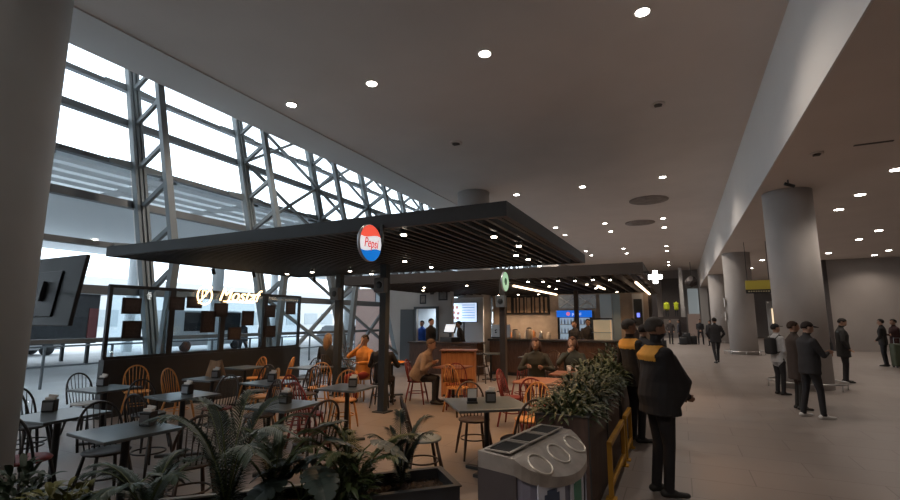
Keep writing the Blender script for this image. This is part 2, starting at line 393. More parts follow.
# ------------------------------------------------------------------ charcoal canopy over the terrace
CZ = 2.76
def canopy(name, label, x0, x1, y0, y1, z, h, m, sp, depth, posts):
    t = thing(name, label, 'canopy', (0, 0, 0))
    b = nb(); e = .07
    box(b, x0, x1, y0, y0 + e, z, z + h); put('front_fascia', b, m, t)
    b = nb(); box(b, x0, x1, y1 - e, y1, z, z + h); put('rear_fascia', b, m, t)
    b = nb(); box(b, x0, x0 + e, y0 + e, y1 - e, z, z + h); put('side_fascia', b, m, t)
    b = nb(); box(b, x1 - e, x1, y0 + e, y1 - e, z, z + h); put('side_fascia', b, m, t)
    b = nb(); x = x0 + sp
    while x < x1 - sp * .8:
        box(b, x - .022, x + .022, y0 + e, y1 - e, z + .015, z + .015 + depth); x += sp
    put('slat_ceiling', b, m, t)
    b = nb()
    for k in range(1, 4):
        y = y0 + (y1 - y0) * k / 4; box(b, x0 + e, x1 - e, y - .04, y + .04, z + depth + .016, z + h)
    box(b, x0 + e, x1 - .35, y0 + .5, y1 - e, z + h, z + h + .02)
    put('roof_panel', b, m, t)
    for (px, py) in posts:
        b = nb(); box(b, px - .07, px + .07, py - .07, py + .07, 0.02, z + .02); put('post', b, m, t)
        b = nb(); box(b, px - .14, px + .14, py - .14, py + .14, 0, .02); put('base_plate', b, m, t)
    return t
canopy('terrace_canopy', 'large charcoal slatted canopy over the cafe tables, nearest the camera', -8.55, -1.52, 4.45, 8.9, CZ - .01, .16, M_canopy, .15, .135, [(-5.12, 7.64), (-7.15, 8.78)])
canopy('kitchen_canopy', 'dark brown slatted canopy over the cafe kitchen behind the first one', -8.8, -.65, 10.94, 20.0, 2.70, .25, M_canopy2, .3, .14, [(-3.9, 11.0), (-3.2, 16.6), (-1.0, 19.6)])
M_spotc = mat('spot_lens', (1, .9, .75), .5, emit=22, ecol=(1, .86, .68))
def can_spot(x, y, z, label, group, w, col=(1, .56, .26), big=1):
    t = thing('canopy_spotlight', label, 'spotlight', (x, y, z), group=group)
    b = nb(); lathe(b, [(.035, -.07), (.04, -.07), (.04, 0)], 14); put('housing', b, M_blk, t, True)
    b = nb(); lathe(b, [(.034 * big, -.084), (.036 * big, -.071)], 14); put('lens', b, M_spotc, t)
    if w: spot((x, y, z - .1), w, col, 120, None, .03)
a_spots = [(-4.27, 6.97, 'in front of the middle post'), (-4.29, 7.99, 'right of the middle post'), (-6.17, 7.89, 'left of the middle post'), (-6.13, 8.6, 'behind the middle post'),
           (-7.03, 7.7, 'near the rear left post'), (-7.84, 7.79, 'nearest the windows'), (-2.93, 4.75, 'just behind the round red, white and blue sign'), (-2.0, 5.36, 'near the right front corner'),
           (-1.95, 6.2, 'second along the right edge'), (-2.28, 7.1, 'third along the right edge'), (-2.25, 7.66, 'fourth along the right edge'), (-2.34, 8.7, 'at the right rear corner')]
for x, y, w_ in a_spots: can_spot(x, y, CZ + .03, 'small spotlight under the charcoal canopy, ' + w_, 'spotlights under the charcoal canopy', CAFE_W * 2.2)
for k, (x, y) in enumerate([(-3.44, 11.65), (-3.09, 11.82), (-2.68, 11.7), (-2.3, 11.88), (-1.85, 11.8), (-1.47, 11.98), (-3.37, 13.56), (-3.49, 14.9), (-2.25, 13.29), (-2.27, 15.0), (-1.92, 17.34), (-5.4, 12.2), (-6.9, 12.4), (-5.6, 15.6), (-7.6, 13.6)]):
    can_spot(x, y, 2.745, 'small warm spotlight under the brown kitchen canopy', 'spotlights under the kitchen canopy', CAFE_W * 2.0, (1, .56, .28))
for x, y0, y1, s in ((-4.27, 13.0, 18.3, 'left'), (-.98, 13.2, 19.8, 'right'), (-2.1, 14.2, 15.6, 'short middle')):
    b = nb(); box(b, x - .025, x + .025, y0, y1, 2.655, 2.70); tag(put('light_strip', b, M_led), 'glowing warm light strip under the kitchen canopy, the %s one' % s, 'light')
for x, y, w_ in ((-8.2, 6.2, 'left one'), (-8.0, 7.0, 'right one'), (-7.7, 8.5, 'middle one')):
    t = thing('hanging_spotlight', 'black unlit track spotlight under the canopy left edge, ' + w_, 'spotlight', (x, y, CZ + .02))
    b = nb(); tube(b, [(0, 0, 0), (0, 0, -.09)], .008, 6); put('stem', b, M_blk, t)
    b = nb(); tube(b, [(0, 0, -.08), (0.03, 0.01, -.19)], .035, 12); put('can', b, M_blk, t, True)
# small boxes on the posts
for n_, (x, y, z) in (('middle', (-5.12, 7.5, 2.36)), ('rear left', (-7.15, 8.65, 2.3)), ('kitchen', (-3.9, 10.88, 2.15))):
    t = thing('wall_speaker', 'small grey speaker box fixed on the %s canopy post' % n_, 'speaker', (x, y, z))
    b = nb(); box(b, -.12, .12, -.07, .06, -.14, .14, .012); put('housing', b, mat('speaker_grey', (.16, .17, .18), .6), t)
    b = nb(); lathe(b, [(.07, 0), (.06, .012)], 20); bmesh.ops.rotate(b, matrix=Matrix.Rotation(PI / 2, 3, 'X'), verts=b.verts); bmesh.ops.translate(b, vec=(0, -.07, 0), verts=b.verts); put('cone', b, M_dark, t, True)

# round projecting signs (discs facing along X)
RX = Matrix.Rotation(PI / 2, 4, 'Y')
def disc_sign(name, label, cat, loc, r, rz=0):
    t = thing(name, label, cat, loc, rz)
    b = nb(); lathe(b, [(r + .002, -.018), (r + .005, -.014), (r + .005, .014), (r + .002, .018)], 48); put('rim', b, mat('sign_rim', (.55, .57, .6), .35, .6), t, True, RX)
    return t
t = disc_sign('round_sign', 'lit round red, white and blue sign projecting from the charcoal canopy', 'sign', (-3.03, 4.2, 2.54), .20)
r = .20
def disc_band(z0, z1, wave, m, name, side):
    b = nb(); n = 24; pts = []
    f = lambda z, y: z + wave * math.sin(y / r * 2.6)
    top, bot = [], []
    for k in range(n + 1):
        y = -r + 2 * r * k / n; lim = math.sqrt(max(r * r - y * y, 0))
        a = max(-lim, min(lim, f(z0, y))) if z0 > -r else -lim
        c = max(-lim, min(lim, f(z1, y))) if z1 < r else lim
        bot.append((y, a)); top.append((y, c))
    x = .020 * side
    for k in range(n):
        q = [bot[k], bot[k + 1], top[k + 1], top[k]]
        if abs(q[0][1] - q[3][1]) < 1e-5 and abs(q[1][1] - q[2][1]) < 1e-5: continue
        b.faces.new([b.verts.new((x, y, z)) for y, z in q])
    bmesh.ops.remove_doubles(b, verts=b.verts, dist=1e-5)
    put(name, b, m, t)
for side in (1, -1):
    disc_band(-r, -.075, .018, mat('sign_blue', (.0, .16, .55), .4, emit=.9, ecol=(.0, .17, .62)), 'blue_band', side)
    disc_band(-.075, .075, .018, mat('sign_white', (.85, .85, .88), .4, emit=.8), 'white_band', side)
    disc_band(.075, r, .018, mat('sign_red', (.85, .08, .05), .4, emit=.9, ecol=(.9, .10, .06)), 'red_band', side)
    text('lettering', 'Pepsi', .15, mat('sign_letters', (.75, .05, .05), .4, emit=.5), (.024 * side, 0, -.005), (PI / 2, 0, PI / 2 * side), t, .002, .2, 'CENTER', .82)
b = nb(); box(b, -.02, .02, .2, .25, -.02, .02); box(b, -.02, .02, .22, .25, -.02, .25); put('bracket', b, M_blk, t)
t = disc_sign('round_sign', 'small pale green round sign on the kitchen canopy post', 'sign', (-3.68, 10.55, 2.60), .23)
for s in (-1, 1):
    b = nb(); lathe(b, [(.225, .0185), (.22, .022)], 40)
    put('face', b, mat('sign_green', (.45, .75, .5), .4, emit=.55, ecol=(.5, .85, .55)), t, False, Matrix.Rotation(PI / 2 * s, 4, 'Y'))
    b = nb(); lathe(b, [(.09, .0225), (.085, .026)], 30)
    put('emblem', b, mat('sign_green_dark', (.03, .25, .12), .4), t, False, Matrix.Rotation(PI / 2 * s, 4, 'Y'))
b = nb(); box(b, -.02, .02, .2, .4, -.02, .02); box(b, -.2, .02, .36, .40, -.02, .02); put('bracket', b, M_blk, t)

# ------------------------------------------------------------------ television on the near left column
t = thing('television', 'flat television seen from behind, mounted on the large left column', 'television', (-4.74, 2.23, 1.65))
tf = Matrix.Translation((0, 0, 0)) @ Matrix.Rotation(math.radians(-7.5), 4, 'X')
b = nb(); box(b, -1.1, 0, .0, .035, 0, .64, .006, tf); put('screen_panel', b, M_dark, t)
b = nb(); box(b, -.98, -.30, -.016, -.001, .08, .50, .006, tf); put('rear_housing', b, M_dark, t)
b = nb(); box(b, -.55, -.50, -.05, -.017, .22, .40, 0, tf); tube(b, [(-.52, -.04, .33), (-.50, -.26, .33)], .02, 8); put('wall_bracket', b, M_blk, t)

# ------------------------------------------------------------------ glass screens with the neon sign and plaques
SX = -9.2
kS = 9.2 / 10.6
t = thing('glass_screen', 'long dark framed glass screen on a low black wall by the windows', 'screen', (SX, 0, 0))
b = nb(); box(b, -.08, .08, 4.9, 9.67, 0, 1.0); put('low_wall', b, M_blk, t)
for i in range(4):
    y0 = 4.9 + i * 1.1925; y1 = y0 + 1.1925
    b = nb(); box(b, -.03, .03, y0, y0 + .06, 1.0, 2.34); box(b, -.03, .03, y1 - .06, y1, 1.0, 2.34); box(b, -.03, .03, y0 + .06, y1 - .06, 2.28, 2.34); box(b, -.03, .03, y0 + .06, y1 - .06, 1.0, 1.05); put('frame', b, M_blk, t)
    b = nb(); box(b, -.006, .006, y0 + .06, y1 - .06, 1.05, 2.28); put('pane', b, M_sglass, t)
M_neon = mat('neon_warm', (1, .75, .45), .5, emit=3.2, ecol=(1, .68, .36))
t = thing('neon_sign', 'glowing script neon sign in warm white on the glass screen', 'sign', (SX + .07, 7.28, 2.22))
b = nb(); n = 28
tube(b, [(0, -.52 + .17 * math.cos(2 * PI * k / n), .19 * math.sin(2 * PI * k / n)) for k in range(n)], .018, 6, True)
tube(b, [(0, -.66, -.17), (0, -.5, .02), (0, -.36, .19)], .016, 6); tube(b, [(0, -.58, -.1), (0, -.58, .1), (0, -.49, .1), (0, -.5, -.02), (0, -.57, -.02)], .012, 6)
put('ring_emblem', b, M_neon, t, True)
text('lettering', 'Mostaf', .40, M_neon, (0, .36, .03), (PI / 2, 0, PI / 2), t, .012, .35)
b = nb(); tube(b, [(0, -.05, -.11), (0, .78, -.11)], .018, 6); tube(b, [(0, .74, .02), (0, .95, .13)], .015, 6); put('underline', b, M_neon, t, True)
b = nb()
for yy in (-.5, .0, .7): box(b, -.045, -.004, yy - .01, yy + .01, -.02, .02)
put('clip', b, M_blk, t)
M_plq = mat('plaque_brown', (.045, .032, .03), .6, noise=.3, scale=12)
for k, (y, z, h, d) in enumerate([(6.1, 2.0, .30, 'first from the left in the top row'), (6.15, 1.5, .32, 'lower left, under the first one'), (7.1, 2.08, .27, 'second along the top row'), (7.55, 2.12, .24, 'third along the top row'), (7.95, 1.66, .46, 'tall one under the neon ring'), (8.3, 1.95, .30, 'fourth along the top row'),
                                    (8.75, 1.35, .28, 'low one under the neon lettering'), (9.15, 1.75, .34, 'fifth one, under the lettering'), (9.9, 1.95, .30, 'second from the right end'), (9.95, 1.38, .28, 'low one near the right end'), (10.7, 2.05, .32, 'last one at the right end')]):
    t = thing('wooden_plaque', 'dark plaque on the glass screen, ' + d, 'plaque', (SX + .045, y * kS, 1.7 + (z - 1.7) * kS), group='dark plaques on the glass screen')
    b = nb(); box(b, -.015, .012, -.17, .17, -h / 2, h / 2, .004); put('board', b, M_plq, t)
    b = nb(); box(b, .012, .016, -.12, .12, -h / 2 + .04, h / 2 - .04); put('picture', b, mat('plaque_picture', (.08, .055, .048), .6, noise=.5, scale=30), t)

# ------------------------------------------------------------------ cafe rear wall with doorway, screen on column
M_cafe = mat('cafe_wall', (.52, .50, .48), .8, noise=.08, scale=2)
b = nb(); Yb = 15.6
vs = []
for y in (Yb, Yb + .15): vs.append([b.verts.new(p) for p in ((-9.72, y, 0), (-9.0, y, 0), (-9.0, y, 2.12), (-9.72 - .26 * 2.12, y, 2.12))])
b.faces.new(vs[0]); b.faces.new(vs[1][::-1])
for k in range(4): b.faces.new((vs[0][k], vs[0][(k + 1) % 4], vs[1][(k + 1) % 4], vs[1][k]))
box(b, -8.15, -7.5, Yb, Yb + .15, 0, 3.1); box(b, -10.25, -8.15, Yb, Yb + .15, 2.12, 3.1)
struct('wall_cafe', b, M_cafe, 'pale grey wall behind the cafe with an open doorway', 'wall')
b = nb(); box(b, -9.1, -9.0, Yb - .04, Yb - .001, 0, 2.2); box(b, -8.15, -8.05, Yb - .04, Yb - .001, 0, 2.2); box(b, -9.0, -8.15, Yb - .04, Yb - .001, 2.12, 2.2); box(b, -9.68, -9.1, Yb - .06, Yb - .001, 0, 2.1)
t = tag(put('door_1', b, mat('door_grey', (.09, .10, .11), .5)), 'dark grey door and frame of the doorway behind the cafe', 'door', kind='structure')
b = nb(); box(b, -9.95, -7.0, 17.4, 17.5, 0, 2.6); struct('wall_backroom', b, mat('backroom_white', (.75, .8, .85), .7))
spot((-8.6, 16.7, 2.6), 110, (.8, .92, 1), 150)
def frame_pic(x0, x1, z0, z1, y, label, dark=True, glow=None):
    t = thing('framed_picture', label, 'picture', ((x0 + x1) / 2, y, (z0 + z1) / 2)); w, h = (x1 - x0) / 2, (z1 - z0) / 2
    b = nb(); box(b, -w, w, -.02, .0, -h, h)
    put('backing', b, M_blk if dark else M_wood_or, t)
    b = nb(); box(b, -w + .05, w - .05, -.024, -.0201, -h + .05, h - .05)
    put('print', b, glow or mat('print_a', (.34, .30, .27), .6, noise=.5, scale=9), t)
b = nb(); box(b, -13.2, -11.2, 17.4, 17.6, -.03, 3.1); tag(put('outdoor_kiosk', b, mat('pink_wall', (.62, .42, .36), .7)), 'pinkish wall block standing outside the leaning glazing', 'kiosk', kind='structure')
frame_pic(-12.15, -11.3, 2.3, 3.0, 17.39, 'black framed pale board left of the doorway', glow=mat('pale_board', (.5, .55, .58), .5))
frame_pic(-8.85, -8.58, 2.3, 2.65, Yb - .001, 'small dark picture above the doorway')
frame_pic(-8.4, -8.25, 2.65, 2.85, Yb - .001, 'smallest dark picture above the doorway')
frame_pic(-8.05, -7.68, 2.42, 2.85, Yb - .001, 'grey square picture right of the doorway', glow=mat('print_b', (.22, .22, .22), .6, noise=.4, scale=12))
t = thing('menu_screen', 'bright white and blue menu screen hanging before the round column', 'screen', (-7.7, 17.05, 2.0))
b = nb(); box(b, -.6, .6, 0, .06, -.40, .40, .008); put('housing', b, M_dark, t)
b = nb(); box(b, -.57, .57, -.004, .0, -.37, .37); put('display', b, mat('screen_light', (.6, .75, .95), .3, emit=.95, ecol=(.62, .76, .98)), t)
b = nb()
for k in range(6): box(b, -.05, .5, -.007, -.0045, .27 - k * .1, .30 - k * .1)
put('text_lines', b, mat('screen_blue', (.25, .4, .8), .3, emit=.35), t)
for x, z in ((-.45, .2), (-.28, .2), (-.4, 0), (-.22, -.03), (-.42, -.2), (-.25, -.22)): b = nb(); box(b, x - .06, x + .06, -.007, -.0045, z - .06, z + .05); put('food_picture', b, mat('screen_food', (.5, .25, .22), .3, emit=.3), t)
b = nb(); tube(b, [(0, .05, -.3), (0, .05, -1.6)], .03, 8); box(b, -.2, .2, -.1, .2, -2.0, -1.95); tube(b, [(0, .05, -1.6), (0, .05, -1.95)], .04, 8); put('stand', b, M_blk, t)

# ------------------------------------------------------------------ kitchen
M_warm = mat('kitchen_warm_wall', (.50, .40, .32), .7, noise=.25, scale=3)
b = nb(); box(b, -7.0, -1.0, 18.5, 18.65, 0, 2.7)
struct('wall_kitchen', b, M_warm, 'warm lit rear wall of the cafe kitchen', 'wall')
t = thing('serving_counter', 'long dark brown serving counter under the kitchen canopy', 'counter', (-3.4, 14.5, 0))
b = nb(); box(b, -2.1, 2.3, -.3, .35, 0.1, 1.05); put('front_panel', b, wood('counter_wood', (.10, .055, .035), (.06, .03, .02)), t)
b = nb(); box(b, -2.15, 2.35, -.36, .4, 1.05, 1.11, .01); put('worktop', b, M_dark, t)
b = nb(); box(b, -2.05, 2.25, -.25, .3, 0, .1); put('plinth', b, M_blk, t)
for x in (-6.4, -5.6, -4.8): can_spot(x, 17.6, 2.745, 'warm spotlight close to the kitchen rear wall', 'spotlights over the rear worktop', 60, (1, .70, .45))
# planks sign board
t = thing('plank_sign', 'dark board with tan vertical wooden strips on the kitchen wall', 'sign', (-5.45, 18.45, 2.35))
b = nb(); box(b, -1.0, .85, 0, .04, -.42, .34); put('board', b, mat('board_black', (.025, .018, .014), .6), t)
M_tan = wood('tan_plank', (.50, .33, .20), (.36, .22, .13))
b = nb()
for k, (x, w) in enumerate([(-.82, .16), (-.58, .05), (-.44, .07), (-.28, .12), (-.12, .06), (.02, .14), (.20, .06), (.36, .14), (.55, .09), (.72, .08)]):
    box(b, x - w / 2, x + w / 2, -.03, -.001, -.36, .27 - .03 * (k % 2))
put('plank', b, M_tan, t)
# fridge
t = thing('drinks_fridge', 'glass fronted drinks fridge with bright blue header behind the counter', 'fridge', (-3.42, 17.3, 0))
b = nb(); box(b, -.6, .6, .02, .7, 0, 2.02, .01); box(b, -.6, -.54, -.06, .02, .1, 1.80); box(b, .54, .6, -.06, .02, .1, 1.80); put('cabinet', b, M_dark, t)
b = nb(); box(b, -.62, .62, -.09, .0, 1.80, 2.04, .01); put('header', b, mat('header_blue', (.01, .12, .62), .4, emit=.8, ecol=(.01, .15, .75)), t)
b = nb(); lathe(b, [(.07, 0), (.068, .01)], 20); put('logo', b, mat('logo_red', (.8, .2, .35), .4, emit=.7), t, False, Matrix.Translation((-.2, -.092, 1.92)) @ Matrix.Rotation(PI / 2, 4, 'X'))
text('lettering', 'pepsi', .16, mat('logo_white', (.8, .85, 1), .4, emit=.6), (.1, -.096, 1.92), (PI / 2, 0, 0), t, .003)
b = nb(); box(b, -.53, .53, -.0, .015, .15, 1.78); put('lit_interior', b, mat('fridge_light', (.35, .42, .48), .5, emit=.45, ecol=(.5, .65, .8)), t)
b = nb()
for k in range(5): box(b, -.53, .53, -.055, -.002, .25 + k * .32, .27 + k * .32)
box(b, -.02, .02, -.06, -.05, .1, 1.78); put('shelf', b, M_chrome, t)
bcols = [mat('can_silver', (.55, .6, .65), .3), mat('can_blue', (.1, .2, .5), .3), mat('can_dark', (.08, .09, .1), .3), mat('can_white', (.75, .78, .8), .3)]
bot0 = {}
for k in range(1, 5):
    for q in range(9):
        mi = random.randrange(4); x = -3.42 - .46 + q * .115
        lab = 'small %s drink bottle on a shelf inside the fridge' % ('silver', 'blue', 'dark', 'white')[mi]
        if mi not in bot0:
            b = nb(); lathe(b, [(.022, 0), (.022, .12), (.009, .17), (.009, .2)], 10); o = put('drink_bottle', b, bcols[mi], None, True); tag(o, lab, 'bottle', 'bottles in the drinks fridge'); bot0[mi] = o
        else: o = bot0[mi].copy(); C.objects.link(o)
        o.location = (x, 17.3 - .03, .27 + (k - 0) * .32 if k < 5 else 0)
# panels above fridge
M_pan = mat('poster_grey', (.40, .44, .47), .5, emit=.12, noise=.5, scale=5)
for k, (x, z) in enumerate([(-3.9, 2.42), (-3.15, 2.42)]):
    t = thing('poster_panel', 'pale grey poster above the drinks fridge, %s one' % ('left', 'right')[k], 'poster', (x, 18.42, z - .03))
    b = nb(); box(b, -.33, .33, 0, .03, -.25, .27); put('board', b, M_pan, t)
    b = nb(); bar(b, (-.28, -.01, .2), (.28, -.01, -.2), .02, .05); bar(b, (-.28, -.03, -.2), (.28, -.03, .2), .02, .05); put('cross_strips', b, mat('poster_white', (.7, .75, .78), .5), t)
# right part of kitchen: tall panels, dark screens, lit display
for k, (x0, x1, z0, z1, y, m, lab) in enumerate([
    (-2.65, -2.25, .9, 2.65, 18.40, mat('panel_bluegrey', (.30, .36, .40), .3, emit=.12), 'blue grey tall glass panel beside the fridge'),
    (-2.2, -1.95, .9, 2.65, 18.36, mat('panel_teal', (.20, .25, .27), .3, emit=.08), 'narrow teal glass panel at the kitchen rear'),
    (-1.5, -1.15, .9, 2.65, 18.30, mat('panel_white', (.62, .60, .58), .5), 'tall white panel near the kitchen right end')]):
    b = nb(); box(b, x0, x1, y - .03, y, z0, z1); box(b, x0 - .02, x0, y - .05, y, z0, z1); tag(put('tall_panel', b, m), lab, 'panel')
t = thing('wall_screen', 'dark wall screen with a small blue light near the canopy right end', 'screen', (-1.33, 18.2, 2.0))
b = nb(); box(b, -.14, .14, 0, .05, -.5, .45, .006); put('housing', b, M_dark, t)
b = nb(); box(b, -.05, .05, -.006, 0, -.2, -.05); put('blue_light', b, mat('blue_led', (.15, .2, .9), .4, emit=1.6), t)
t = thing('display_case', 'warm lit glass food display case at the counter right end', 'display case', (-2.25, 15.6, 0))
b = nb(); box(b, -.3, .3, -.3, .3, 0, .95); box(b, -.3, .3, -.3, .3, 1.72, 1.76); put('case_body', b, M_dark, t)
b = nb(); box(b, -.28, .28, .22, .26, .97, 1.70); put('lit_back', b, mat('display_glow', (.7, .45, .25), .5, emit=.35, ecol=(1, .66, .38)), t)
b = nb(); box(b, -.3, .3, -.30, -.29, .95, 1.72); put('glass_front', b, M_sglass, t)
b = nb(); box(b, -.28, .28, -.25, .2, 1.30, 1.315); put('shelf', b, M_chrome, t)
for k, (x, h, l) in enumerate([(-5.2, .45, 'left'), (-4.75, .34, 'middle'), (-4.3, .40, 'right')]):
    t = thing('coffee_machine' if k == 0 else 'kitchen_jar', ('steel coffee machine on the counter left end' if k == 0 else 'pale %s jar on the counter top' % l), 'machine' if k == 0 else 'jar', (x, 14.55, 1.11))
    b = nb()
    if k == 0: box(b, -.28, .22, -.2, .2, .02, h, .02)
    else: lathe(b, [(.09, 0), (.11, .04), (.11, h * .7), (.07, h * .8)], 18)
    put('body', b, M_chrome if k == 0 else mat('jar_cream', (.6, .5, .4), .4), t, k > 0)
    b = nb()
    if k == 0:
        for q in (-.12, .08): tube(b, [(q, -.2, .28), (q, -.3, .26)], .02, 8); lathe(b, [(.03, .18), (.03, .22)], 10, (q, -.26, 0))
        box(b, -.25, .2, -.34, -.2, .02, .06)
    else: lathe(b, [(.075, h * .8), (.075, h * .86), (.02, h * .9)], 18)
    put('spout' if k == 0 else 'lid', b, M_dark, t, k > 0)
# things on the rear worktop: jars/boxes in a row, warm
b = nb(); box(b, -6.7, -4.4, 18.0, 18.48, 0, .95); tag(put('rear_worktop', b, wood('counter_wood', (.1, .05, .03), (.06, .03, .02))), 'dark worktop along the kitchen rear wall below the plank sign', 'worktop')
for k in range(7):
    b = nb(); h = .18 + .14 * random.random(); lathe(b, [(.07, 0), (.085, .03), (.08, h), (.045, h + .04), (.045, h + .07)], 14)
    o = put('kitchen_jar', b, (mat('jar_cream', (.6, .5, .4), .4), M_wood_or, M_chrome)[k % 3], None, True); o.location = (-6.4 + k * .3, 18.2, .95)
    tag(o, 'jar number %d from the left on the kitchen rear worktop' % (k + 1), 'jar', 'jars on the rear worktop')
# lit plus shaped lamp
b = nb(); box(b, -.16, .16, -.03, .03, -.055, .055, mi=0)
box(b, -.055, .055, -.03, .03, -.16, -.056); box(b, -.055, .055, -.03, .03, .056, .16)
o = put('cross_sign', b, mat('cross_glow', (1, 1, 1), .5, emit=9, ecol=(1, .97, .92))); o.location = (-.42, 11.0, 2.62); o.scale = (.85, .85, .85)
tag(o, 'glaring white cross shaped light on the kitchen canopy corner', 'sign')
b = nb(); box(b, -.66, -.54, 10.98, 11.02, 2.71, 2.75); box(b, -.58, -.54, 10.99, 11.01, 2.62, 2.71); tag(put('sign_bracket', b, M_blk), 'small black bracket holding the white cross light', 'bracket')

# ------------------------------------------------------------------ chairs, tables
def make_chair(wood_m, seat_m, name='hoop_back_chair'):
    """hoop back spindle chair, faces +Y (back at -Y)"""
    t = thing(name, 'x', 'chair')
    b = nb(); lathe(b, [(.17, .425), (.198, .432), (.205, .445), (.19, .458), (.10, .452)], 26); put('seat', b, seat_m, t, True)
    for sx in (-1, 1):
        for sy in (-1, 1):
            b = nb(); tube(b, [(sx * .13, sy * .12, .43), (sx * .165, sy * .165, .2), (sx * .19, sy * .20, 0)], [.016, .019, .012], 8); put('leg', b, wood_m, t, True)
    b = nb(); n = 22
    tube(b, [(.175 * math.cos(2 * PI * k / n), .17 * math.sin(2 * PI * k / n), .22) for k in range(n)], .009, 6, True); put('stretcher', b, wood_m, t, True)
    hoop = []
    for k in range(19):
        a = PI * k / 18; x = -.195 * math.cos(a) * (1 + .10 * math.sin(a)); z = .45 + .43 * math.sin(a) ** .62; hoop.append(Vector((x, -.12 - .12 * math.sin(a) ** .62 - .0, z)))
    b = nb(); tube(b, hoop, .0125, 8); put('backrest_hoop', b, wood_m, t, True)
    for k in range(-3, 4):
        x = k * .045; xt = k * .057
        # top on hoop
        best = min((h for h in hoop if h.z > .6), key=lambda h: abs(h.x - xt))
        zt = best.z - .003
        b = nb(); tube(b, [(x, -.15 + .02 * abs(k) / 3, .45), (xt, best.y + .004, zt)], [.0065, .0055], 6); put('spindle', b, wood_m, t, True)
    return t
M_seat_blue = mat('seat_bluegrey', (.22, .27, .29), .35, noise=.1)
KINDS = {'dark': (M_wood_dark, M_wood_dark), 'black': (M_wood_blk, M_wood_blk), 'natural': (M_wood_nat, M_wood_nat), 'red': (M_wood_red, M_wood_red), 'darkred': (M_wood_blk, M_wood_red), 'bluegrey': (M_wood_dark, M_seat_blue), 'pale': (M_wood_blk, mat('seat_pale', (.5, .52, .53), .5))}
NAMES = {'dark': 'dark brown hoop back chair', 'black': 'black hoop back chair', 'natural': 'orange natural wood hoop back chair', 'red': 'red hoop back chair', 'darkred': 'black hoop back chair with dark red seat', 'bluegrey': 'dark hoop back chair with blue grey seat', 'pale': 'black hoop back chair with pale seat'}
chair0 = {}
def chair(kind, x, y, deg, where):
    lab = NAMES[kind] + ' ' + where
    if kind not in chair0:
        t = make_chair(*KINDS[kind]); t.location = (x, y, 0); t.rotation_euler = (0, 0, math.radians(deg)); t['label'] = lab; t['group'] = 'hoop back cafe chairs'; chair0[kind] = t; return t
    return copy_tree(chair0[kind], (x, y, 0), math.radians(deg), lab, 'hoop back cafe chairs')
def table_proto(m, s=.64):
    t = thing('cafe_table', 'x', 'table')
    b = nb(); box(b, -s / 2, s / 2, -s / 2, s / 2, .722, .75, .006); put('tabletop', b, m, t)
    b = nb(); lathe(b, [(.032, .03), (.032, .70), (.12, .705), (.12, .722)], 18); put('column', b, M_blk, t, True)
    b = nb()
    for a in (0, PI / 2): box(b, -.27, .27, -.035, .035, 0, .035, .006, Matrix.Rotation(a + PI / 4, 4, 'Z'))
    put('foot', b, M_blk, t)
    return t
tab0 = {}
def table(x, y, deg, where, kind='slate', s=.64):
    key = (kind, s); m = M_slate if kind == 'slate' else M_wood_tbl
    lab = ('square slate grey pedestal table ' if kind == 'slate' else 'warm brown square pedestal table ') + where
    if key not in tab0:
        t = table_proto(m, s); t.location = (x, y, 0); t.rotation_euler = (0, 0, math.radians(deg)); t['label'] = lab; t['group'] = 'square cafe tables'; tab0[key] = t; return t
    return copy_tree(tab0[key], (x, y, 0), math.radians(deg), lab, 'square cafe tables')
disp0 = None
def dispenser(x, y, deg, where):
    global disp0
    lab = 'small dark napkin dispenser on the table ' + where
    if disp0 is None:
        t = thing('napkin_dispenser', lab, 'napkin dispenser', (x, y, .75), math.radians(deg), 'napkin dispensers on the tables'); disp0 = t
        b = nb(); box(b, -.058, .058, -.045, .045, 0, .125, .008); put('case', b, M_dark, t)
        b = nb(); box(b, -.045, .045, -.050, -.0455, .02, .10); put('face_plate', b, mat('napkin_plate', (.25, .26, .28), .3, .6), t)
        b = nb(); box(b, -.045, .045, -.02, .02, .126, .15); box(b, -.04, .04, -.005, .015, .15, .175, 0, Matrix.Rotation(.12, 4, 'Y')); put('napkins', b, M_white, t)
        return t
    return copy_tree(disp0, (x, y, .75), math.radians(deg), lab, 'napkin dispensers on the tables')
TB = [(-5.75, 2.72, 6, 'nearest the large left column'), (-4.42, 2.62, -4, 'in the left foreground behind the palm plants'), (-7.37, 4.02, 4, 'in the second row, nearest the windows'),
      (-5.80, 4.10, -6, 'in the middle of the left group'), (-7.05, 5.48, 3, 'in the third row, left one'), (-4.15, 4.15, 4, 'just behind the broad leaved plant'),
      (-5.78, 5.52, -3, 'in the third row, middle one'), (-4.36, 5.60, 5, 'before the middle canopy post'), (-6.86, 7.6, 0, 'at the rear left below the canopy edge'), (-8.05, 7.0, 0, 'beside the orange chairs at the glass screen')]
for x, y, d, w_ in TB: table(x, y, d, w_)
for (x, y, d), w_ in zip([(-6.0, 2.75, 40), (-4.42, 2.80, 15), (-7.6, 4.1, 20), (-5.8, 4.15, 10), (-7.0, 5.5, 25), (-4.15, 4.2, 8), (-5.78, 5.55, 20), (-4.28, 5.62, 30)], [a[3] for a in TB]): dispenser(x, y, d, w_)
table(-2.08, 5.25, 38, 'with a menu holder, left of the waste bin', 'slate', .85); dispenser(-2.05, 5.3, 30, 'left of the waste bin')
table(-2.0, 7.55, 0, 'in front of the seated couple, left of the planter', 'warm', .8)
table(-1.85, 8.8, 0, 'of the seated couple behind the ferns', 'warm')
table(-3.55, 12.3, 0, 'behind the kitchen canopy post, far back'); table(-5.0, 13.0, 0, 'far back by the warm kitchen wall')
table(-7.4, 9.9, 0, 'where the blonde person sits'); table(-6.0, 9.3, 0, 'where the person in red and yellow sits'); table(-4.3, 9.0, 0, 'in front of the person in the beige coat', 'warm')
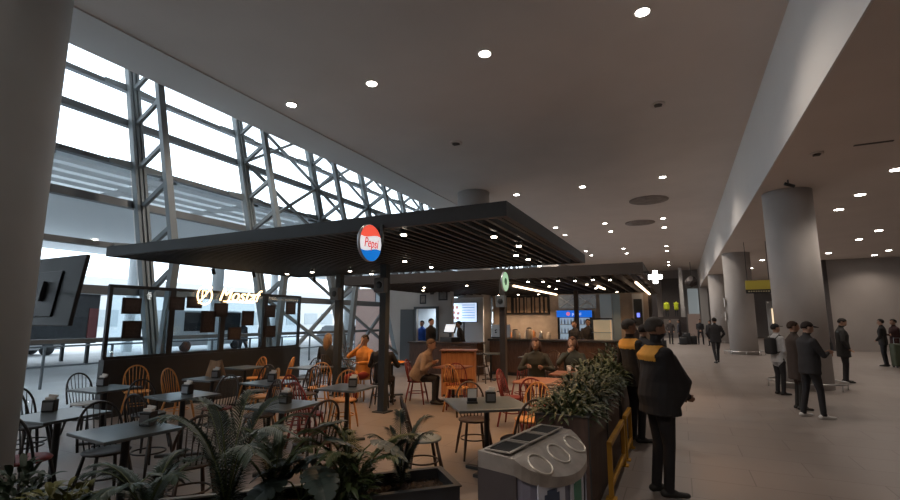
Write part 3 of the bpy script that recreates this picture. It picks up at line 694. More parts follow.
CH = [('black', -7.1, 3.05, -75, 'left of the table nearest the large column'), ('pale', -8.25, 4.25, -80, 'by the windows with the second row table'), ('natural', -8.75, 5.3, -110, 'standing alone before the glass screen'),
      ('darkred', -5.45, 2.35, 25, 'turned toward the table nearest the column'), ('black', -5.1, 2.85, -95, 'between the two left foreground tables'), ('dark', -4.0, 2.95, 70, 'right of the left foreground table, behind the palm'),
      ('natural', -7.7, 5.35, -70, 'left of the third row table'), ('natural', -8.5, 7.6, 170, 'standing against the glass screen, left of a pair'), ('natural', -7.95, 7.9, 120, 'standing against the glass screen, right of a pair'),
      ('natural', -6.35, 5.9, 150, 'right of the third row left table'), ('dark', -5.15, 4.75, 160, 'behind the middle table of the left group'), ('darkred', -5.55, 3.55, 10, 'in front of the left group middle table'),
      ('dark', -3.55, 4.0, 75, 'with tall spindles right of the table behind the broad leaf'), ('dark', -5.9, 6.4, 175, 'behind the third row middle table'), ('red', -4.62, 5.1, -10, 'under the table before the middle post'),
      ('natural', -4.9, 6.2, 200, 'behind the table before the middle post'), ('bluegrey', -2.57, 4.62, -50, 'nearest the camera beside the right planter box'), ('dark', -2.45, 5.75, -140, 'behind the left corner of the menu holder table'),
      ('dark', -1.62, 5.02, 60, 'right behind the waste bin'), ('natural', -1.80, 6.05, 165, 'behind the waste bin, between red and dark chairs'), ('red', -1.95, 6.9, 0, 'in front of the warm brown table'), 
      ('red', -2.55, 7.6, -90, 'left of the warm brown table'), ('darkred', -6.1, 4.85, -170, 'between the second and third row tables'), ('black', -6.55, 4.15, -90, 'left of the middle table of the left group'),
      ('black', -7.35, 3.2, 5, 'in front of the second row table by the windows'), ('red', -5.1, 5.45, -90, 'left of the table before the middle post'), ('black', -6.9, 6.3, 180, 'behind the third row left table'),
      ('natural', -3.85, 8.25, -20, 'beside the orange wooden cabinet'), ('red', -3.0, 9.6, 170, 'behind the orange wooden cabinet'),
      ('red', -4.0, 8.55, 20, 'between the beige coat person and the cabinet'), ('dark', -3.9, 12.9, 180, 'far back left under the kitchen canopy'), ('dark', -3.2, 12.8, 170, 'far back middle under the kitchen canopy'), ('dark', -3.0, 11.9, 100, 'far back right under the kitchen canopy'),
      ('dark', -5.0, 12.3, 0, 'far back at the table by the warm wall'), ('natural', -6.2, 7.1, -150, 'left of the person in red and yellow'), ('black', -7.45, 8.1, 100, 'behind the left tables near the rear left post')]
for c in CH: chair(*c)
# bench/cabinet of orange wood with slats
t = thing('slatted_cabinet', 'orange brown wooden cabinet with two dark gaps, right of the beige coat', 'cabinet', (-4.62, 9.98, 0), .3)
b = nb(); box(b, -.38, -.34, -.2, .2, 0, 1.0); box(b, .34, .38, -.2, .2, 0, 1.0); box(b, -.34, .34, .15, .2, 0.02, .98); put('side_panel', b, M_wood_or, t)
b = nb()
for z in (.05, .40, .70): box(b, -.34, .34, -.21, -.18, z, z + .27, .006)
put('front_slat', b, M_wood_or, t)
b = nb(); box(b, -.42, .42, -.24, .22, 1.0, 1.03, .006); put('top', b, M_wood_tbl, t)
t = thing('service_desk', 'dark service desk behind the tables before the round column', 'desk', (-6.9, 13.9, 0))
b = nb(); box(b, -1.2, 1.2, -.3, .3, 0, .95); put('body', b, wood('counter_wood', (.1, .05, .03), (.06, .03, .02)), t)
b = nb(); box(b, -1.25, 1.25, -.35, .35, .95, 1.0, .01); put('worktop', b, M_wood_dark, t)
t = thing('cash_register', 'black cash register with glowing pale screen on the service desk', 'register', (-6.75, 13.9, 1.0), -.3)
b = nb(); box(b, -.25, .25, -.22, .22, 0, .15, .01); box(b, -.03, .03, -.02, .05, .15, .4); put('base', b, M_dark, t)
tf = Matrix.Translation((0, 0, .42)) @ Matrix.Rotation(-.4, 4, 'X')
b = nb(); box(b, -.25, .25, -.02, .02, -.15, .17, .006, tf); put('monitor', b, M_dark, t)
b = nb(); box(b, -.21, .21, -.027, -.021, -.12, .14, 0, tf); put('display', b, mat('pos_screen', (.6, .7, .75), .4, emit=.75, ecol=(.8, .9, 1)), t)
# folded menu stand
t = thing('menu_card', 'upright tan folded menu card on the third row left table', 'menu', (-7.15, 5.62, .75), .6)
b = nb(); bar(b, (-.07, -.05, 0.0), (-.02, -.0, .26), .18, .006); bar(b, (.05, .05, 0), (-.01, .0, .26), .18, .006); put('card', b, M_tan, t)
t = thing('menu_holder', 'small dark menu holder with white card on the table left of the bin', 'menu', (-2.22, 5.15, .75), .5)
b = nb(); box(b, -.06, .06, -.04, .04, 0, .02); box(b, -.055, .055, -.006, .0, .02, .17); put('stand', b, M_dark, t)
b = nb(); box(b, -.05, .05, -.0095, -.0065, .06, .16); put('card', b, M_white, t)
t = thing('takeaway_menu', 'orange lit tray on the table where the person in red sits', 'tray', (-5.85, 9.15, .75), .2)
b = nb(); box(b, -.2, .2, -.14, .14, 0, .012, .004); box(b, -.2, .2, -.14, -.13, .012, .03); box(b, -.2, .2, .13, .14, .012, .03); put('tray', b, mat('tray_orange', (.9, .35, .05), .4), t)

# ------------------------------------------------------------------ waste bin
t = thing('recycling_bin', 'grey three opening recycling bin with domed steel lid in the foreground', 'bin', (-.79, 2.90, 0), -math.radians(9))
L2 = .40
def bin_prof(x0, dome, L):  # outline in XY of front: straight back at -x, curved front +x
    pts = [(-.20, -L), ]
    for k in range(17):
        a = -PI / 2 + PI * k / 16; pts.append((x0 + dome * math.cos(a), L * math.sin(a) * 1.0))
    pts.append((-.20, L)); return pts
def prism(bm, pts, z0, z1, mi=0):
    A = [bm.verts.new((x, y, z0 if not callable(z0) else z0(x, y))) for x, y in pts]; B = [bm.verts.new((x, y, z1 if not callable(z1) else z1(x, y))) for x, y in pts]
    bm.faces.new(A[::-1]).material_index = mi; bm.faces.new(B).material_index = mi
    for k in range(len(pts)): bm.faces.new((A[k], A[(k + 1) % len(pts)], B[(k + 1) % len(pts)], B[k])).material_index = mi
P1 = bin_prof(.02, .18, L2)
M_bin = mat('bin_grey', (.20, .20, .27), .5, noise=.1); M_bin_d = mat('bin_dark', (.07, .06, .065), .5, noise=.15)
b = nb(); prism(b, P1, .05, lambda x, y: .895 - max(0, x) * .5); put('body', b, M_bin, t)
for yy in (-L2 - .012, L2 + .001): b = nb(); box(b, -.205, .03, yy, yy + .011, .05, .93); put('end_panel', b, M_bin_d, t)
b = nb(); prism(b, bin_prof(.02, .17, L2 - .02), 0, .05); put('plinth', b, M_dark, t)
M_lid = mat('bin_lid', (.48, .45, .42), .36, .75, noise=.25, scale=14)
P2 = bin_prof(.02, .20, L2 + .015)
zt = lambda x, y: .985 - max(0, x - .0) * .62
b = nb(); prism(b, P2, lambda x, y: .90 - max(0, x) * .45, zt)
lid = put('lid', b, M_lid, t)
b = nb()
for yy in (-.26, 0, .26):
    for dx0, dx1, dy0, dy1 in ((-.18, -.165, -.12, .12), (-.035, -.02, -.12, .12), (-.165, -.035, -.12, -.105), (-.165, -.035, .105, .12)):
        box(b, dx0, dx1, yy + dy0, yy + dy1, .985, .992)
put('opening_rim', b, M_lid, lid)
b = nb()
for yy in (-.26, 0, .26):
    b = nb(); box(b, -.163, -.037, yy - .103, yy + .103, .984, .9875); put('opening', b, mat('bin_hole_shade', (.01, .01, .01), .9), lid)  # flat black plates paint the darkness inside the openings
for yy in (-.26, 0, .26):
    b = nb(); n = 20; tube(b, [(.10 + .060 * math.cos(2 * PI * k / n), yy + .085 * math.sin(2 * PI * k / n), zt(.10 + .060 * math.cos(2 * PI * k / n), 0) + .003) for k in range(n)], .006, 6, True); put('embossed_ring', b, mat('bin_emboss', (.75, .72, .66), .3, .6), lid, True)
M_lab = mat('bin_label', (.55, .58, .68), .5); M_licon = mat('bin_icon', (.05, .07, .12), .5); M_lgreen = mat('bin_icon_green', (.06, .25, .17), .5)
for k, yy in enumerate((-.26, 0.0, .26)):
    a = math.asin(yy / L2); px, py = .02 + .18 * math.cos(a), yy
    nx, ny = math.cos(a) / .18, math.sin(a) / L2; ang = math.atan2(ny, nx)
    tf = Matrix.Translation((px + .004 * math.cos(ang), py, .66)) @ Matrix.Rotation(ang, 4, 'Z')
    b = nb(); box(b, -.006, .002, -.10, .10, -.35, .19, 0, tf); put('label_panel', b, M_lab, t)
    b = nb(); box(b, .0021, .005, -.055, .055, -.02, .13, 0, tf); box(b, .0021, .005, -.035, .035, .13, .15, 0, tf); put('icon', b, (M_licon, M_lgreen, M_licon)[k], t)
b = nb()
for k in range(3): tube(b, [(-.12 + .03 * k, -L2 - .016, .62), (-.06 + .03 * k, -L2 - .016, .58), (-.03 + .02 * k, -L2 - .016, .50)], .004, 5)
put('end_emblem', b, M_white, t)

# ------------------------------------------------------------------ planters and rails
M_pl_brown = wood('planter_brown', (.10, .062, .05), (.065, .04, .033), 2, .6)
M_soil = mat('soil', (.03, .02, .015), .95, noise=.5, scale=40, bump=.6)
def planter(name, label, loc, rz, L, Wd, H, m, m_rim, panels=0):
    t = thing(name, label, 'planter', loc, rz); hl, hw = L / 2, Wd / 2; e = .035
    b = nb()
    box(b, -hl, hl, -hw, -hw + e, 0, H); box(b, -hl, hl, hw - e, hw, 0, H); box(b, -hl, -hl + e, -hw + e, hw - e, 0, H); box(b, hl - e, hl, -hw + e, hw - e, 0, H); box(b, -hl + e, hl - e, -hw + e, hw - e, .02, .05)
    put('box', b, m, t)
    b = nb(); r = .012
    box(b, -hl - r, hl + r, -hw - r, -hw + e, H, H + .012); box(b, -hl - r, hl + r, hw - e, hw + r, H, H + .012); box(b, -hl - r, -hl + e, -hw + e, hw - e, H, H + .012); box(b, hl - e, hl + r, -hw + e, hw - e, H, H + .012)
    put('rim', b, m_rim, t)
    b = nb(); n = 14
    vs = [[b.verts.new((-hl + e + (L - 2 * e) * i / (n * 2), -hw + e + (Wd - 2 * e) * j / n, H - .07 + random.uniform(-.012, .012))) for j in range(n + 1)] for i in range(n * 2 + 1)]
    for i in range(n * 2):
        for j in range(n): b.faces.new((vs[i][j], vs[i + 1][j], vs[i + 1][j + 1], vs[i][j + 1]))
    put('soil', b, M_soil, t)
    if panels:
        b = nb()
        for k in range(panels + 1):
            x = -hl + L * k / panels
            for s in (-1, 1): b = nb(); box(b, max(x - .02, -hl), min(x + .02, hl), s * (hw + .006) - .006, s * (hw + .006) + .006, 0, H); put('corner_strip', b, M_blk, t)
    return t
planter('wooden_planter', 'near long dark brown wooden planter box full of ferns beside the guards', (-1.02, 5.55, 0), PI / 2, 2.3, .46, .84, M_pl_brown, M_blk, 2)
planter('wooden_planter', 'far long dark brown wooden planter box full of ferns behind the first one', (-1.02, 8.0, 0), PI / 2, 2.3, .46, .84, M_pl_brown, M_blk, 2)
u = Vector((-1, -1, 0)).normalized(); v = Vector((1, -1, 0)).normalized()
p0 = Vector((-1.91, 3.74, 0))
def pl_pos(s, w): return p0 + u * s + v * w
M_rim_pale = mat('planter_rim_pale', (.45, .47, .47), .5)
c = pl_pos(.36, .24); planter('black_planter', 'short black planter box nearest the blue grey chair', (c.x, c.y, 0), PI / 4, .72, .48, .46, M_blk, M_blk)
c = pl_pos(1.88, .26); planter('black_planter', 'long black planter box with pale rim under the palms', (c.x, c.y, 0), PI / 4, 2.2, .52, .44, M_blk, M_rim_pale)
M_yel = mat('yellow_paint', (.62, .33, .04), .5, noise=.15, scale=8)
for k, y in enumerate((5.0, 6.4)):
    t = thing('yellow_rail', 'low yellow tubular guard rail before the brown planter, %s' % ('nearest the camera', 'behind the nearest one')[k], 'rail', (-.70, y, 0))
    L = 1.15 if k < 1 else .62
    for yy in (0, L): b = nb(); bar(b, (0, yy, 0.015), (0, yy, .50), .045, .045); put('post', b, M_yel, t)
    b = nb(); bar(b, (0, -.022, .50), (0, L + .022, .50), .045, .045); put('crossbar', b, M_yel, t); b = nb(); bar(b, (0, .02, .12), (0, L - .02, .12), .04, .04); put('crossbar', b, M_yel, t)
    for yy in (0, L): b = nb(); box(b, -.05, .05, yy - .05, yy + .05, 0, .012); put('base_plate', b, M_yel, t)

# ------------------------------------------------------------------ plants
M_leaf_d = mat('leaf_dark', (.025, .048, .030), .5, noise=.35, scale=9); M_leaf_m = mat('leaf_mid', (.048, .078, .026), .5, noise=.35, scale=9)
M_leaf_y = mat('leaf_yellowish', (.12, .125, .03), .5, noise=.4, scale=9); M_leaf_b = mat('leaf_bluish', (.055, .085, .08), .42, noise=.3, scale=6)
M_stem = mat('plant_stem', (.10, .13, .05), .6)
def leaflet(bm, p, d, up, L, w, droop=.25, fold=.25):
    d = d.normalized(); s = d.cross(up)
    s = s.normalized() if s.length > 1e-4 else Vector((1, 0, 0)); nrm = s.cross(d).normalized()
    prev = None; n = 5
    for i in range(n + 1):
        f = i / n; c = p + d * (L * f) - Vector((0, 0, 1)) * (droop * L * f * f)
        ww = w * math.sin(PI * min(.97, f * .9 + .08)) ** .8 * .5 if i < n else .0008
        row = [bm.verts.new(c - s * ww + nrm * ww * fold), bm.verts.new(c), bm.verts.new(c + s * ww + nrm * ww * fold)]
        if prev:
            bm.faces.new((prev[0], prev[1], row[1], row[0])); bm.faces.new((prev[1], prev[2], row[2], row[1]))
        prev = row
def palm(x, y, z, h, n, m, label, spread=.55, seed=0):
    random.seed(seed); t = thing('potted_palm', label, 'plant', (x, y, z))
    for k in range(n):
        a = 2 * PI * k / n + random.uniform(-.3, .3); L = h * random.uniform(.75, 1.1); out = spread * random.uniform(.5, 1.15)
        d = Vector((math.cos(a), math.sin(a), 0)); pts = []
        for i in range(12):
            f = i / 11; pts.append(d * (out * f ** 1.5 * h) + Vector((0, 0, L * (f - .42 * f ** 3.2 * (out + .35)))))
        bs = nb(); tube(bs, pts, [.007 - .005 * i / 11 for i in range(12)], 5); st = put('stem', bs, M_stem, t, True)
        b = nb()
        for i in range(3, 44):
            f = i / 44 * 11; j = min(int(f), 10); q = f - j; p = pts[j].lerp(pts[j + 1], q); tg = (pts[j + 1] - pts[j]).normalized(); sd = tg.cross(Vector((0, 0, 1)))
            sd = sd.normalized() if sd.length > .01 else d.cross(Vector((0, 0, 1))); fl = i / 44
            for s in (-1, 1): leaflet(b, p, sd * s * .9 + tg * (.55 + fl * .8) + Vector((0, 0, .15)), Vector((0, 0, 1)), .20 * h * (1 - .45 * abs(fl - .45) * 1.6) * random.uniform(.85, 1.1), .016, .35)
        put('frond', b, m, t)
    return t
def lobed_leaf(bm, base, d, up, L, w, lobes=7, droop=.3, cut=.45):
    """broad heart shaped leaf with cut edges"""
    d = d.normalized(); s = d.cross(up).normalized(); n = s.cross(d).normalized(); N = 40
    mid = [base + d * (L * i / N) - Vector((0, 0, 1)) * (droop * L * (i / N) ** 2) for i in range(N + 1)]
    for side in (-1, 1):
        pm, pe = None, None
        for i in range(N + 1):
            f = i / N; wd = w * (math.sin(PI * f ** .62)) ** .8 * .5 if 0 < f < 1 else .001
            saw = 1 - cut * max(0, math.cos(2 * PI * f * lobes)) ** 3 if .12 < f < .95 else 1
            back = -.18 * L * (1 - f) ** 3
            e = mid[i] + s * side * wd * saw + d * (back * .6 + wd * .15 * saw) + n * (wd * .28 * saw) - Vector((0, 0, wd * .35 * saw ** 2))
            q = mid[i].lerp(e, .55) + n * wd * .08
            a, b_, c = bm.verts.new(mid[i]), bm.verts.new(q), bm.verts.new(e)
            if pm: bm.faces.new((pm[0], pm[1], b_, a)); bm.faces.new((pm[1], pm[2], c, b_))
            pm = (a, b_, c)
def broad_plant(x, y, z, leaves, m, label, seed=0, lobes=6, cut=.5):
    random.seed(seed); t = thing('broad_leaf_plant', label, 'plant', (x, y, z))
    for (az, out, h, L, w, dr) in leaves:
        a = math.radians(az); d = Vector((math.cos(a), math.sin(a), 0)); tip = d * out + Vector((0, 0, h))
        pts = [Vector((d.x * .02, d.y * .02, -.01)), d * out * .25 + Vector((0, 0, h * .5)), d * out * .6 + Vector((0, 0, h * .85)), tip]
        bs = nb(); tube(bs, pts, [.008, .007, .006, .004], 6); put('stem', bs, M_stem, t, True)
        b = nb(); lobed_leaf(b, tip, d + Vector((0, 0, -.15)), Vector((0, 0, 1)), L, w, lobes, dr, cut); put('leaf', b, m, t, True)
    return t
def bushy(name, x, y, z, rx, ry, h, n, m, label, L=.11, w=.035, seed=0, cat='plant'):
    random.seed(seed); t = thing(name, label, cat, (x, y, z)); b = nb(); bs = nb()
    for k in range(n):
        a = random.uniform(0, 2 * PI); r = math.sqrt(random.random()); f = random.random()
        px, py = rx * r * math.cos(a), ry * r * math.sin(a); pz = h * f * (1 - .55 * r * r)
        d = Vector((px / rx + random.uniform(-.6, .6), py / ry + random.uniform(-.6, .6), random.uniform(-.1, 1.0)))
        leaflet(b, Vector((px, py, pz)), d, Vector((0, 0, 1)) if abs(d.normalized().z) < .95 else Vector((1, 0, 0)), L * random.uniform(.6, 1.3), w * random.uniform(.7, 1.2), .4)
        if k % 12 == 0: tube(bs, [(px * .25, py * .25, -.02), (px * .7, py * .7, pz * .6), (px, py, pz)], .003, 4)
    put('foliage', b, m, t); put('stem', bs, M_stem, t)
    return t
zs = .37
def pp(s, w=.26): q = pl_pos(s, w); return q.x, q.y, zs
palm(*pp(1.62), 1.04, 10, M_leaf_d, 'dark feathery palm in the planter centre, left of the broad leaf', .62, 1)
palm(*pp(1.32), .72, 9, M_leaf_m, 'small feathery palm beside the broad leaf in the planter', .5, 12)
palm(*pp(2.1), .66, 10, M_leaf_d, 'low dark palm near the planter left end', .8, 3)
palm(*pp(.75, .2), .75, 9, M_leaf_m, 'mid green palm at the right end of the long planter', .75, 4)
broad_plant(*pp(1.12, .3), [(200, .05, .34, .36, .34, .35), (60, .16, .46, .30, .28, .4), (250, .16, .24, .32, .30, .5), (330, .22, .34, .28, .26, .5)], M_leaf_b, 'plant with very broad blue green leaves at the planter middle', 2, 7, .25)
broad_plant(*pp(.80, .28), [(170, .12, .56, .32, .30, .35), (20, .18, .44, .27, .24, .4), (230, .2, .36, .28, .24, .5)], M_leaf_b, 'plant with raised broad cut leaves right of the planter middle', 5, 6, .45)
broad_plant(*pp(2.25, .3), [(90, .2, .30, .26, .2, .4), (200, .25, .26, .28, .22, .4), (320, .2, .22, .24, .2, .4), (270, .1, .28, .2, .2, .4)], M_leaf_d, 'dark cut leaved plant left of the feathery palm', 6, 6, .55)
bushy('leafy_shrub', *pp(2.55, .34), .26, .22, .36, 260, M_leaf_y, 'yellowish green leafy shrub at the planter left', .13, .045, 7)
bushy('leafy_shrub', *pp(2.85, .12), .22, .2, .42, 260, M_leaf_d, 'dark leafy shrub at the foot of the large left column', .14, .045, 8)
bushy('leafy_shrub', *pp(.85, .36), .24, .2, .40, 300, M_leaf_m, 'green leafy shrub at the right end of the long planter', .11, .035, 9)
bushy('leafy_shrub', *pp(.80, .06), .12, .12, .56, 160, M_leaf_y, 'slim yellowish shrub standing behind the green one', .09, .03, 10)
palm(*pp(.36, .1), .7, 6, M_leaf_b, 'slim pale leaved palm rising beside the blue grey chair', .35, 11)
for k, (yy, h, m) in enumerate([(4.75, .22, M_leaf_m), (5.3, .34, M_leaf_d), (5.85, .44, M_leaf_m), (6.4, .40, M_leaf_d), (7.1, .42, M_leaf_m), (7.7, .5, M_leaf_m), (8.4, .55, M_leaf_d), (9.0, .45, M_leaf_m)]):
    if yy > 8.95: continue
    bushy('fern', -1.03, yy, .78, .30, .36, h, 420, m, 'green fern in the brown planters, the %s one counted from the camera' % ('first', 'second', 'third', 'fourth', 'fifth', 'sixth', 'seventh')[k], .13, .03, 20 + k)
t = bushy('dry_grass_plant', -8.3, 10.6, .4, .35, .35, .6, 300, mat('dry_grass', (.22, .13, .09), .8, noise=.3), 'dry brown grass plant behind the blonde person', .3, .02, 40)
b = nb(); lathe(b, [(.14, -.4), (.19, -.02), (.2, 0.02)], 20); put('pot', b, M_dark, t, True)

# ------------------------------------------------------------------ people
def person(label, loc, deg, h=1.72, top=(.03, .03, .035), bottom=(.025, .025, .03), shoe=(.02, .02, .02), hair=(.02, .015, .012), skin=None,
           pose='stand', arms='down', lean=0, head_yaw=0, head_pitch=0, vox=.014, belly=0, bulk=1.0, hairstyle='short', stance=.09, name='person', step=0, eyes=False, coat=0, group=None, fine=False):
    """faces +Y locally; metres for a 1.75 m figure, scaled by h"""
    k = h / 1.75; t = thing(name, label, 'person', loc, math.radians(deg), group)
    b = nb(); bones = []; V = Vector
    def cap(p0, p1, r0, r1, mi, flat=None):
        p0, p1 = V(p0), V(p1); d = p1 - p0; L = d.length
        if L < 1e-5: d = V((0, 0, 1)); L = 1e-5
        a, c = frame_of(d); d = d.normalized(); rings = []; n = 12
        prof = [(-math.cos(q) * r0, math.sin(q) * r0) for q in (.25, .7, 1.2)] + [(0, r0), (L, r1)] + [(L + math.cos(q) * r1, math.sin(q) * r1) for q in (1.2, .7, .25)]
        for z, r in prof:
            ring = []
            for i in range(n):
                o = (a * math.cos(2 * PI * i / n) + c * math.sin(2 * PI * i / n)) * r
                if flat: o = o - V(flat[0]) * (o.dot(V(flat[0])) * (1 - flat[1]))
                ring.append(b.verts.new(p0 + d * z + o))
            rings.append(ring)
        for A, B in zip(rings, rings[1:]):
            for i in range(n): b.faces.new((A[i], A[(i + 1) % n], B[(i + 1) % n], B[i]))
        b.faces.new(rings[0][::-1]); b.faces.new(rings[-1]); bones.append((p0, p1, (r0 + r1) / 2, mi))
    def loft(rings_, mi, M=None):
        rs = []; n = 20
        for (x, y, z, rx, ry) in rings_:
            ring = []
            for i in range(n):
                a = 2 * PI * i / n; p = V((x + rx * math.copysign(abs(math.cos(a)) ** .85, math.cos(a)), y + ry * math.copysign(abs(math.sin(a)) ** .9, math.sin(a)), z))
                ring.append(b.verts.new(M @ p if M else p))
            rs.append(ring)
        for A, B in zip(rs, rs[1:]):
            for i in range(n): b.faces.new((A[i], A[(i + 1) % n], B[(i + 1) % n], B[i]))
        b.faces.new(rs[0][::-1]); b.faces.new(rs[-1])
    SK, TOP, BOT, SHOE = 0, 1, 2, 3
    hipz = .93 if pose != 'sit' else .54
    hipy = 0
    M = Matrix.Translation((0, hipy, hipz)) @ Matrix.Rotation(-math.radians(lean), 4, 'X') @ Matrix.Translation((0, 0, -.93))
    bk = bulk
    hem = [(0, 0, .80 - coat, .19 * bk, .135 * bk)] if pose != 'sit' else []
    loft(hem + [(0, 0, .88, .185 * bk, .13 * bk), (0, belly * .25, .98, .18 * bk, .13 * bk + belly * .4), (0, belly * .5, 1.12, .17 * bk, .12 * bk + belly * .6), (0, .005 + belly * .2, 1.28, .19 * bk, .13 * bk), (0, -.005, 1.38, .20 * bk, .115 * bk), (0, -.01, 1.45, .15 * bk, .085), (0, -.005, 1.50, .075, .07)], TOP, M)
    bones.append((M @ V((0, 0, .86 - coat)), M @ V((0, 0, 1.40)), .17 * bk, TOP)); bones.append((M @ V((-.14, 0, 1.42)), M @ V((.14, 0, 1.42)), .08, TOP))
    # head
    HM = M @ Matrix.Translation((0, 0, 1.53)) @ Matrix.Rotation(math.radians(lean * .6), 4, 'X') @ Matrix.Rotation(math.radians(head_yaw), 4, 'Z') @ Matrix.Rotation(math.radians(head_pitch), 4, 'X')
    cap(M @ V((0, -.005, 1.45)), HM @ V((0, .0, .02)), .062, .056, SK)
    loft([(0, .03, .012, .035, .035), (0, .028, .03, .052, .055), (0, .02, .065, .066, .078), (0, .01, .105, .074, .092), (0, .003, .15, .077, .098), (0, 0, .19, .07, .09), (0, -.003, .222, .045, .06), (0, -.003, .232, .02, .03)], SK, HM)
    bones.append((HM @ V((0, .01, .05)), HM @ V((0, 0, .17)), .09, SK))
    cap(HM @ V((0, .092, .115)), HM @ V((0, .118, .085)), .010, .015, SK)      # nose
    cap(HM @ V((-.02, .088, .05)), HM @ V((.02, .088, .05)), .011, .011, SK)    # lips
    cap(HM @ V((-.035, .088, .132)), HM @ V((.035, .088, .132)), .010, .010, SK)  # brow
    for s in (-1, 1): cap(HM @ V((s * .077, -.005, .085)), HM @ V((s * .082, -.012, .125)), .012, .016, SK)
    # legs
    for s in (-1, 1):
        hp = M @ V((s * .095, 0, .90))
        if pose == 'sit':
            kn = V((s * .12, .42, .50)); an = V((s * .12, .40 + step * s, .09)); hp = V((s * .095, .0, .53))
        elif pose == 'walk':
            kn = V((s * .095, .06 + .12 * s, .50)); an = V((s * .09, .22 * s, .09 if s > 0 else .14))
        else:
            kn = V((s * (stance + .005), .02 + step * s * .5, .50)); an = V((s * (stance + .005), -.02 + step * s, .09))
        cap(hp, kn, .092 * bk ** .5, .060, BOT); cap(kn, an, .060, .045 if pose != 'stand' else .05, BOT)
        fd = V((s * .18, 1, 0)).normalized()
        a0 = V((an.x, an.y, .045)); cap(a0 - fd * .045, a0 + fd * .05, .042, .042, SHOE, ((0, 0, 1), .9)); cap(a0 + fd * .05 - V((0, 0, .008)), a0 + fd * .165 - V((0, 0, .012)), .042, .034, SHOE, ((0, 0, 1), .75))
        if pose == 'walk' and s < 0: pass
    # arms
    arms_ = arms if isinstance(arms, tuple) else (arms, arms)
    for s, am in zip((-1, 1), arms_):
        sh = M @ V((s * .185 * bk ** .5, -.005, 1.40)); tgt = {'down': (s * .25, .04, .80), 'front': (s * .06, .17 + belly * .6, .97), 'pocket': (s * .20, .10 + belly * .6, .95), 'phone': (s * .07, .30, 1.18), 'table': (s * .14, .36, 1.12), 'face': (s * .05, .2, 1.46), 'back': (s * .06, -.17, .92), 'cross': (-s * .10, .21 + belly, 1.18), 'hang': (s * .27, -.05, .82)}[am]
        wr = (M @ V(tgt)) if am != 'table' else V((s * .16, .34, .80))
        L1, L2_ = .29, .255; dv = wr - sh; D = min(dv.length, (L1 + L2_) * .995); wr = sh + dv.normalized() * D
        aa = (L1 * L1 - L2_ * L2_ + D * D) / (2 * D); hh = math.sqrt(max(L1 * L1 - aa * aa, 0)); dn = dv.normalized()
        hint = V((s * .8, -.5, -.6)); hint = (hint - dn * hint.dot(dn)).normalized(); el = sh + dn * aa + hint * hh
        cap(sh, el, .062 * bk ** .5, .048, TOP); cap(el, wr, .050, .036, TOP)
        fd = (wr - el).normalized() if am in ('down', 'hang', 'pocket') else (V((-s * .9, .12, -.15)) if am in ('front', 'cross', 'back') else (wr - el).normalized())
        fd.normalize(); side = fd.cross(V((0, 1, 0)) if abs(fd.y) < .8 else V((0, 0, 1))).normalized(); palm_n = side.cross(fd).normalized()
        pe = wr + fd * .085; cap(wr + fd * .015, pe, .028, .034, SK, (tuple(palm_n), .55))
        fr = .0095 if fine else max(.010, vox * .75)
        curl = -palm_n if am in ('down', 'hang') else palm_n
        for q, fl in zip((-1.5, -.5, .5, 1.5), (.062, .075, .078, .066)):
            f0 = pe + side * (q * .0205 if fine else q * .019) + fd * .012; f1 = f0 + fd * fl * .55 + curl * .008; f2 = f1 + (fd * .6 + curl * .8).normalized() * fl * .5
            cap(f0 - fd * .02, f1, fr, fr * .95, SK); cap(f1, f2, fr * .95, fr * .85, SK)
        th0 = wr + fd * .03 - side * .028; th1 = th0 + (fd * .7 - side * .7).normalized() * .035; th2 = th1 + (fd + curl * .3).normalized() * .03
        cap(th0, th1, fr * 1.2, fr * 1.1, SK); cap(th1, th2, fr * 1.1, fr, SK)
    bmesh.ops.scale(b, vec=(k, k, k) if pose != 'sit' else (k, k, 1), verts=b.verts)
    bmesh.ops.recalc_face_normals(b, faces=b.faces[:])
    me = bpy.data.meshes.new('tmp'); b.to_mesh(me); b.free(); o = bpy.data.objects.new('tmp', me); C.objects.link(o)
    rm = o.modifiers.new('r', 'REMESH'); rm.mode = 'VOXEL'; rm.voxel_size = vox
    sm = o.modifiers.new('s', 'SMOOTH'); sm.factor = .5; sm.iterations = 2 if fine else 3
    dg = bpy.context.evaluated_depsgraph_get(); dg.update(); nm = bpy.data.meshes.new_from_object(o.evaluated_get(dg)); bpy.data.objects.remove(o, do_unlink=True); bpy.data.meshes.remove(me)
    kz = k if pose != 'sit' else 1
    sc_ = V((k, k, kz)); bs = [(V((p.x * k, p.y * k, p.z * kz)), V((q.x * k, q.y * k, q.z * kz)), r * k, mi) for p, q, r, mi in bones]
    key = lambda c: '%02x%02x%02x' % tuple(int(x * 255) for x in c)
    ms = [skin or M_skin, mat('cloth_' + key(top), top, .85, noise=.2, scale=14, bump=.3), mat('cloth_' + key(bottom), bottom, .85, noise=.2, scale=14, bump=.3), mat('shoe_' + key(shoe), shoe, .6)]
    nm.materials.clear()
    for m_ in ms: nm.materials.append(m_)
    for p in nm.polygons:
        c = p.center; best = 9; bi = 1
        for p0_, p1_, r, mi in bs:
            d = p1_ - p0_; tt = max(0, min(1, (c - p0_).dot(d) / max(d.length_squared, 1e-9))); dd = (c - (p0_ + d * tt)).length - r
            if dd < best: best = dd; bi = mi
        p.material_index = bi; p.use_smooth = True
    nm.name = 'body'; body = bpy.data.objects.new('body', nm); C.objects.link(body); body.parent = t
    # hair
    SM = Matrix.Diagonal((k, k, kz, 1))
    hm = mat('hair_' + key(hair), hair, .8, noise=.3, scale=30)
